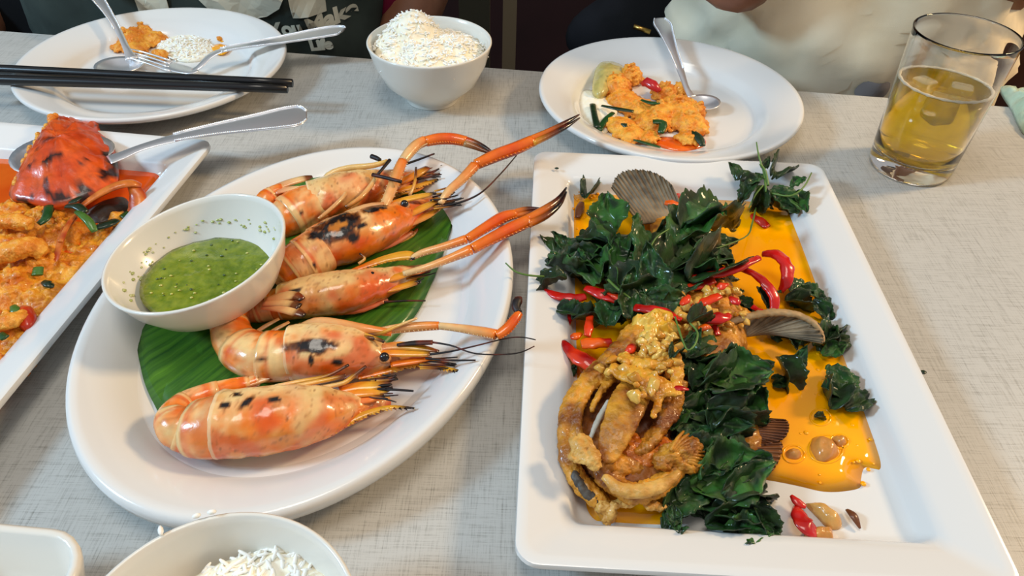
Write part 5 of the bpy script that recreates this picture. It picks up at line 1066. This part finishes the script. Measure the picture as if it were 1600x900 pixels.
# ---------------------------------------------------------------- people behind the table
def torso_fn(cx, cy, a, b, seed, fold=.006):
    def S(u, z):  # u angle, -pi/2 faces the table
        k = 1+.10*math.sin((z+.3)*3)
        x = a*k*math.copysign(abs(math.cos(u))**.8, math.cos(u)); y = b*k*math.copysign(abs(math.sin(u))**.8, math.sin(u))
        f = fold*.8*noise.noise(Vector((x*9+z*5, z*4+seed, seed)))+fold*(.5-1.6*abs(noise.noise(Vector((x*13+z*7, z*3.5, seed+3)))))+fold*.35*(.5-1.6*abs(noise.noise(Vector((x*26-z*16, z*9, seed)))))
        n = Vector((math.cos(u), math.sin(u), 0)); return Vector((cx+x, cy+y, z))+n*f*2
    return S
def person(label, cx, cy, shirt, a, b, seed, arms, fold=.006):
    root = empty('person', (cx, cy, -.75), label, 'person')
    S = torso_fn(cx, cy, a, b, seed, fold)
    # one continuous body grown from a skeleton
    J = {'pelvis': (cx, cy+.02, -.25, .13), 'belly': (cx, cy+.01, -.08, .12), 'chest': (cx, cy+.01, .14, .13), 'neck': (cx, cy, .30, .055), 'head': (cx, cy-.02, .42, .09), 'crown': (cx, cy-.01, .50, .07)}
    E = [('pelvis', 'belly'), ('belly', 'chest'), ('chest', 'neck'), ('neck', 'head'), ('head', 'crown')]
    for s, q in (('l', -1), ('r', 1)):
        J['sh'+s] = (cx+q*(a-.02), cy, .22, .055); E.append(('chest', 'sh'+s))
        el, wr, hd = arms[s][:3]; J['el'+s] = (*el, .047); J['wr'+s] = (*wr, .028); J['hd'+s] = (*hd, .034); E += [('sh'+s, 'el'+s), ('el'+s, 'wr'+s), ('wr'+s, 'hd'+s)]
        J['hip'+s] = (cx+q*.09, cy-.02, -.27, .085); J['kn'+s] = (cx+q*.12, cy-.40, -.27, .062); J['an'+s] = (cx+q*.12, cy-.38, -.68, .042); J['to'+s] = (cx+q*.13, cy-.50, -.715, .034)
        E += [('pelvis', 'hip'+s), ('hip'+s, 'kn'+s), ('kn'+s, 'an'+s), ('an'+s, 'to'+s)]
        for k in range(4):
            h = Vector(hd); d = (Vector(hd)-Vector(wr)).normalized(); sd = d.cross(Vector((0, 0, 1))).normalized()
            f0 = h+sd*(k-1.5)*.018+d*.02; f1 = f0+d*(.030+.006*(k in (1, 2)))-Vector((0, 0, .006)); f2 = f1+d*.02-Vector((0, 0, .014))
            for nm, p_ in (('a', f0), ('b', f1), ('c', f2)): J[f'f{s}{k}{nm}'] = (*p_, .009)
            E += [('hd'+s, f'f{s}{k}a'), (f'f{s}{k}a', f'f{s}{k}b'), (f'f{s}{k}b', f'f{s}{k}c')]
        t0 = Vector(hd)-d*.01+sd*.035*(-q); J['th'+s] = (*t0, .010); J['tt'+s] = (*(t0+d*.03+sd*.012*(-q)), .009); E += [('hd'+s, 'th'+s), ('th'+s, 'tt'+s)]
    ks = list(J); me = bpy.data.meshes.new('body'); o0 = Vector((cx, cy, -.75))
    me.from_pydata([Vector(J[k][:3])-o0 for k in ks], [(ks.index(x), ks.index(y)) for x, y in E], []); me.update()
    o = bpy.data.objects.new('body', me); COL.objects.link(o); o.parent = root
    sk = o.modifiers.new('Skin', 'SKIN'); 
    for i, k in enumerate(ks): me.skin_vertices[0].data[i].radius = (J[k][3],)*2
    me.skin_vertices[0].data[0].use_root = True; sk.use_smooth_shade = True
    sb = o.modifiers.new('Subsurf', 'SUBSURF'); sb.levels = sb.render_levels = 2; me.materials.append(M_skin)
    # shirt
    mb = MB(); n, m_ = 72, 40; vs = []
    for i in range(m_+1):
        z = -.28+.56*i/m_; tpr = 1 if i < m_*.8 else 1-.62*((i-m_*.8)/(m_*.2))**1.6
        for k in range(n):
            p = S(2*math.pi*k/n-math.pi/2, z); p.x = cx+(p.x-cx)*tpr; p.y = cy+(p.y-cy)*(.55+.45*tpr); vs.append(p)
    fs = [(i*n+k, i*n+(k+1) % n, (i+1)*n+(k+1) % n, (i+1)*n+k) for i in range(m_) for k in range(n)]
    mb.add(vs, fs)
    for s, q in (('l', -1), ('r', 1)):
        p0 = Vector((cx+q*(a-.05), cy, .21)); el = Vector(arms[s][0]); p1 = p0.lerp(el, arms[s][3] if len(arms[s]) > 3 else .7)
        mb.tube([p0.lerp(p1, i/8) for i in range(9)], [(.078 if s == 'r' or q*seed > 0 or seed < 5 else .060)-.012*i/8 for i in range(9)], 20)
    mb.build('shirt', shirt, root)
    mb = MB(); mb.ball((cx, cy+.005, .455), .105, seg=24, rings=14, sc=(.9, 1, 1.1)); mb.build('hair', M_hair, root)
    for q in (-1, 1): mb = MB().ball((cx+q*.032, cy-.108, .435), .011); mb.build('eye', M_black, root)
    for q in (-1, 1):
        MB().tube([(cx+q*.09, cy+.03, -.27), (cx+q*.105, cy-.2, -.265), (cx+q*.12, cy-.41, -.27), (cx+q*.12, cy-.41, -.5), (cx+q*.12, cy-.385, -.67)], [.10, .09, .078, .066, .06], 16, up=(1, 0, 0)).build('trouser_leg', M_blackcloth, root)
    return root, S
pc = WY(350, 40, 1.02)
p1, S1 = person('person in a dark green T-shirt with cream lettering, seated at the far left', pc.x, 1.00, M_shirt, .215, .125, 3, {'l': ((pc.x-.30, 1.02, .02), (pc.x-.28, .86, -.10), (pc.x-.24, .80, -.13)), 'r': ((pc.x+.30, 1.04, .02), (pc.x+.20, .90, -.17), (pc.x+.12, .87, -.19))})
def on_shirt(body, size, px, py, cx, cy, S, tilt, name, label=None, off=.0, root=None, zs=1.0, sp=1.0):
    cu = bpy.data.curves.new('t', 'FONT'); cu.body = body; cu.size = size; cu.offset = off; cu.space_character = sp; cu.extrude = 0; cu.resolution_u = 4
    to = bpy.data.objects.new('t', cu); COL.objects.link(to); dg = bpy.context.evaluated_depsgraph_get(); me = bpy.data.meshes.new_from_object(to.evaluated_get(dg)); bpy.data.objects.remove(to)
    bm = bmesh.new(); bm.from_mesh(me); bmesh.ops.triangulate(bm, faces=bm.faces); 
    for _ in range(4):
        L_ = [e for e in bm.edges if e.calc_length() > .014]
        if L_: bmesh.ops.subdivide_edges(bm, edges=L_, cuts=1); bmesh.ops.triangulate(bm, faces=bm.faces)
    p0 = WY(px, py, cy-.125); ca, sa = math.cos(math.radians(tilt)), math.sin(math.radians(tilt))
    mb = MB(); vs = []
    # lookup of the shirt front by x
    for v in bm.verts:
        x, z = v.co.x*ca-v.co.y*zs*sa, v.co.x*sa+v.co.y*zs*ca; X, Z = p0.x+x, p0.z+z
        lo, hi = -math.pi, 0.0
        for _ in range(26):
            md = (lo+hi)/2
            if S(md, Z).x < X: lo = md
            else: hi = md
        q = S((lo+hi)/2, Z); vs.append(Vector((X, q.y-.0012, Z)))
    fs = [tuple(v.index for v in f.verts) for f in bm.faces]; bm.free()
    m2 = len(vs); vs += [v-Vector((0, .0012, 0)) for v in vs]; fs2 = fs+[tuple(m2+i for i in f) for f in fs]
    return mb.add(vs, fs2).build(name, M_print, root, False)
on_shirt('FUN', .15, 226, 14, pc.x, 1.0, S1, 2, 'lettering', off=.011, root=p1, sp=1.0)
on_shirt('You Make', .0245, 424, 60, pc.x, 1.0, S1, 9, 'lettering', off=.0012, root=p1)
on_shirt('Life', .019, 483, 84, pc.x, 1.0, S1, 5, 'lettering', off=.0012, root=p1)
pd = WY(1312, 60, .93)
el = WY(1142, 2, .775)
p2, S2 = person('person in a white shirt seated behind the right round plate', pd.x, .94, M_wshirt, .192, .125, 8, {'l': ((el.x, el.y, el.z), (el.x+.06, el.y+.02, el.z+.20), (el.x+.07, el.y+.02, el.z+.26), .62), 'r': ((pd.x+.17, .93, .02), (pd.x+.10, .80, .12), (pd.x+.06, .76, .18), .6)}, .016)
M_smudge = mat('grey print', (140, 134, 132), rough=.9)
mb = MB(); q0 = WY(1352, 128, .94-.125); vs = [];
for i in range(7):
    for k in range(20):
        a_ = k*math.pi/10; X, Z = q0.x+.019*i/6*math.cos(a_), q0.z+.017*i/6*math.sin(a_)*(1+.2*math.sin(3*a_))
        lo, hi = -math.pi, 0.0
        for _ in range(24):
            md = (lo+hi)/2
            if S2(md, Z).x < X: lo = md
            else: hi = md
        vs.append(Vector((X, S2((lo+hi)/2, Z).y-.0012, Z)))
mb.add(vs, [(i*20+k, i*20+(k+1) % 20, (i+1)*20+(k+1) % 20, (i+1)*20+k) for i in range(6) for k in range(20)]); mb.build('shirt_print', M_smudge, p2)
for x_, lb in ((pc.x, 'dark chair under the person in the green T-shirt'), (pd.x, 'dark chair under the person in the white shirt')):
    r_ = empty('chair', (x_, 1.05, -.75), lb, 'chair')
    MB().box((x_, 1.03, -.405), (.36, .40, .03)).build('seat', M_wood, r_, False, .005)
    MB().box((x_, 1.235, -.05), (.36, .025, .40)).build('backrest', M_wood, r_, False, .005)
    for sx in (-.16, .16):
        MB().box((x_+sx, .86, -.585), (.03, .03, .33)).build('leg', M_wood, r_, False)
        MB().box((x_+sx, 1.235, -.50), (.03, .03, .50)).build('leg', M_wood, r_, False)
# ---------------------------------------------------------------- things in the dark behind
c = WY(615, 10, 1.0)
root = empty('bag', (c.x, 1.0, c.z-.07), 'maroon fabric bag with a gold stripe behind the far rice bowl', 'bag')
mb = MB(); mb.ball((c.x, 1.0, c.z), .05, sc=(.62, .5, 1.35), seg=20, rings=12, jit=.12); mb.build('bag_body', M_maroon, root)
mb = MB(); e0, e1 = WY(624, 14, .97), WY(640, 4, .975); mb.tube([e0, e0.lerp(e1, .5), e1], [.002]*3, 8); mb.build('gold_stripe', M_gold, root)
c = WY(1010, 50, 1.05)
root = empty('bag', (c.x, 1.05, c.z-.1), 'black cloth bag with a brass zip behind the right round plate', 'bag')
mb = MB(); mb.ball((c.x, 1.05, c.z-.01), .1, sc=(1.15, .5, .72), seg=28, rings=16, jit=.15); mb.build('bag_body', M_blackcloth, root)
e0, e1 = WY(990, 41, .99), WY(1016, 50, .985); MB().tube([e0, e1], [.0035, .0035], 8).build('zip', M_gold, root)
c = WY(50, 10, .98)
root = empty('bag', (c.x-.02, 1.0, c.z-.14), 'black padded bag beyond the far left corner of the table', 'bag')
mb = MB(); mb.ball((c.x-.03, 1.0, c.z-.02), .13, sc=(1.1, .5, 1.0), seg=28, rings=16, jit=.15); mb.build('bag_body', M_blackcloth, root)
# wooden chair at the right
c = WY(1585, 60, .92)
ch = empty('wooden_chair', (c.x+.1, 1.0, -.75), 'dark brown wooden chair behind the glass at the right edge', 'chair')
MB().box((c.x+.12, .93, .03), (.27, .03, .5)).build('backrest', M_wood, ch, False, .006)
MB().box((c.x+.12, .80, -.06), (.27, .10, .03)).build('armrest', M_tan, ch, False, .006)
MB().box((c.x+.20, 1.12, -.30), (.36, .40, .04)).build('seat', M_wood, ch, False, .006)
for x in (.05, .35):
    for y in (.95, 1.30): MB().box((c.x+x, y, -.535), (.04, .04, .43)).build('leg', M_wood, ch, False, .004)
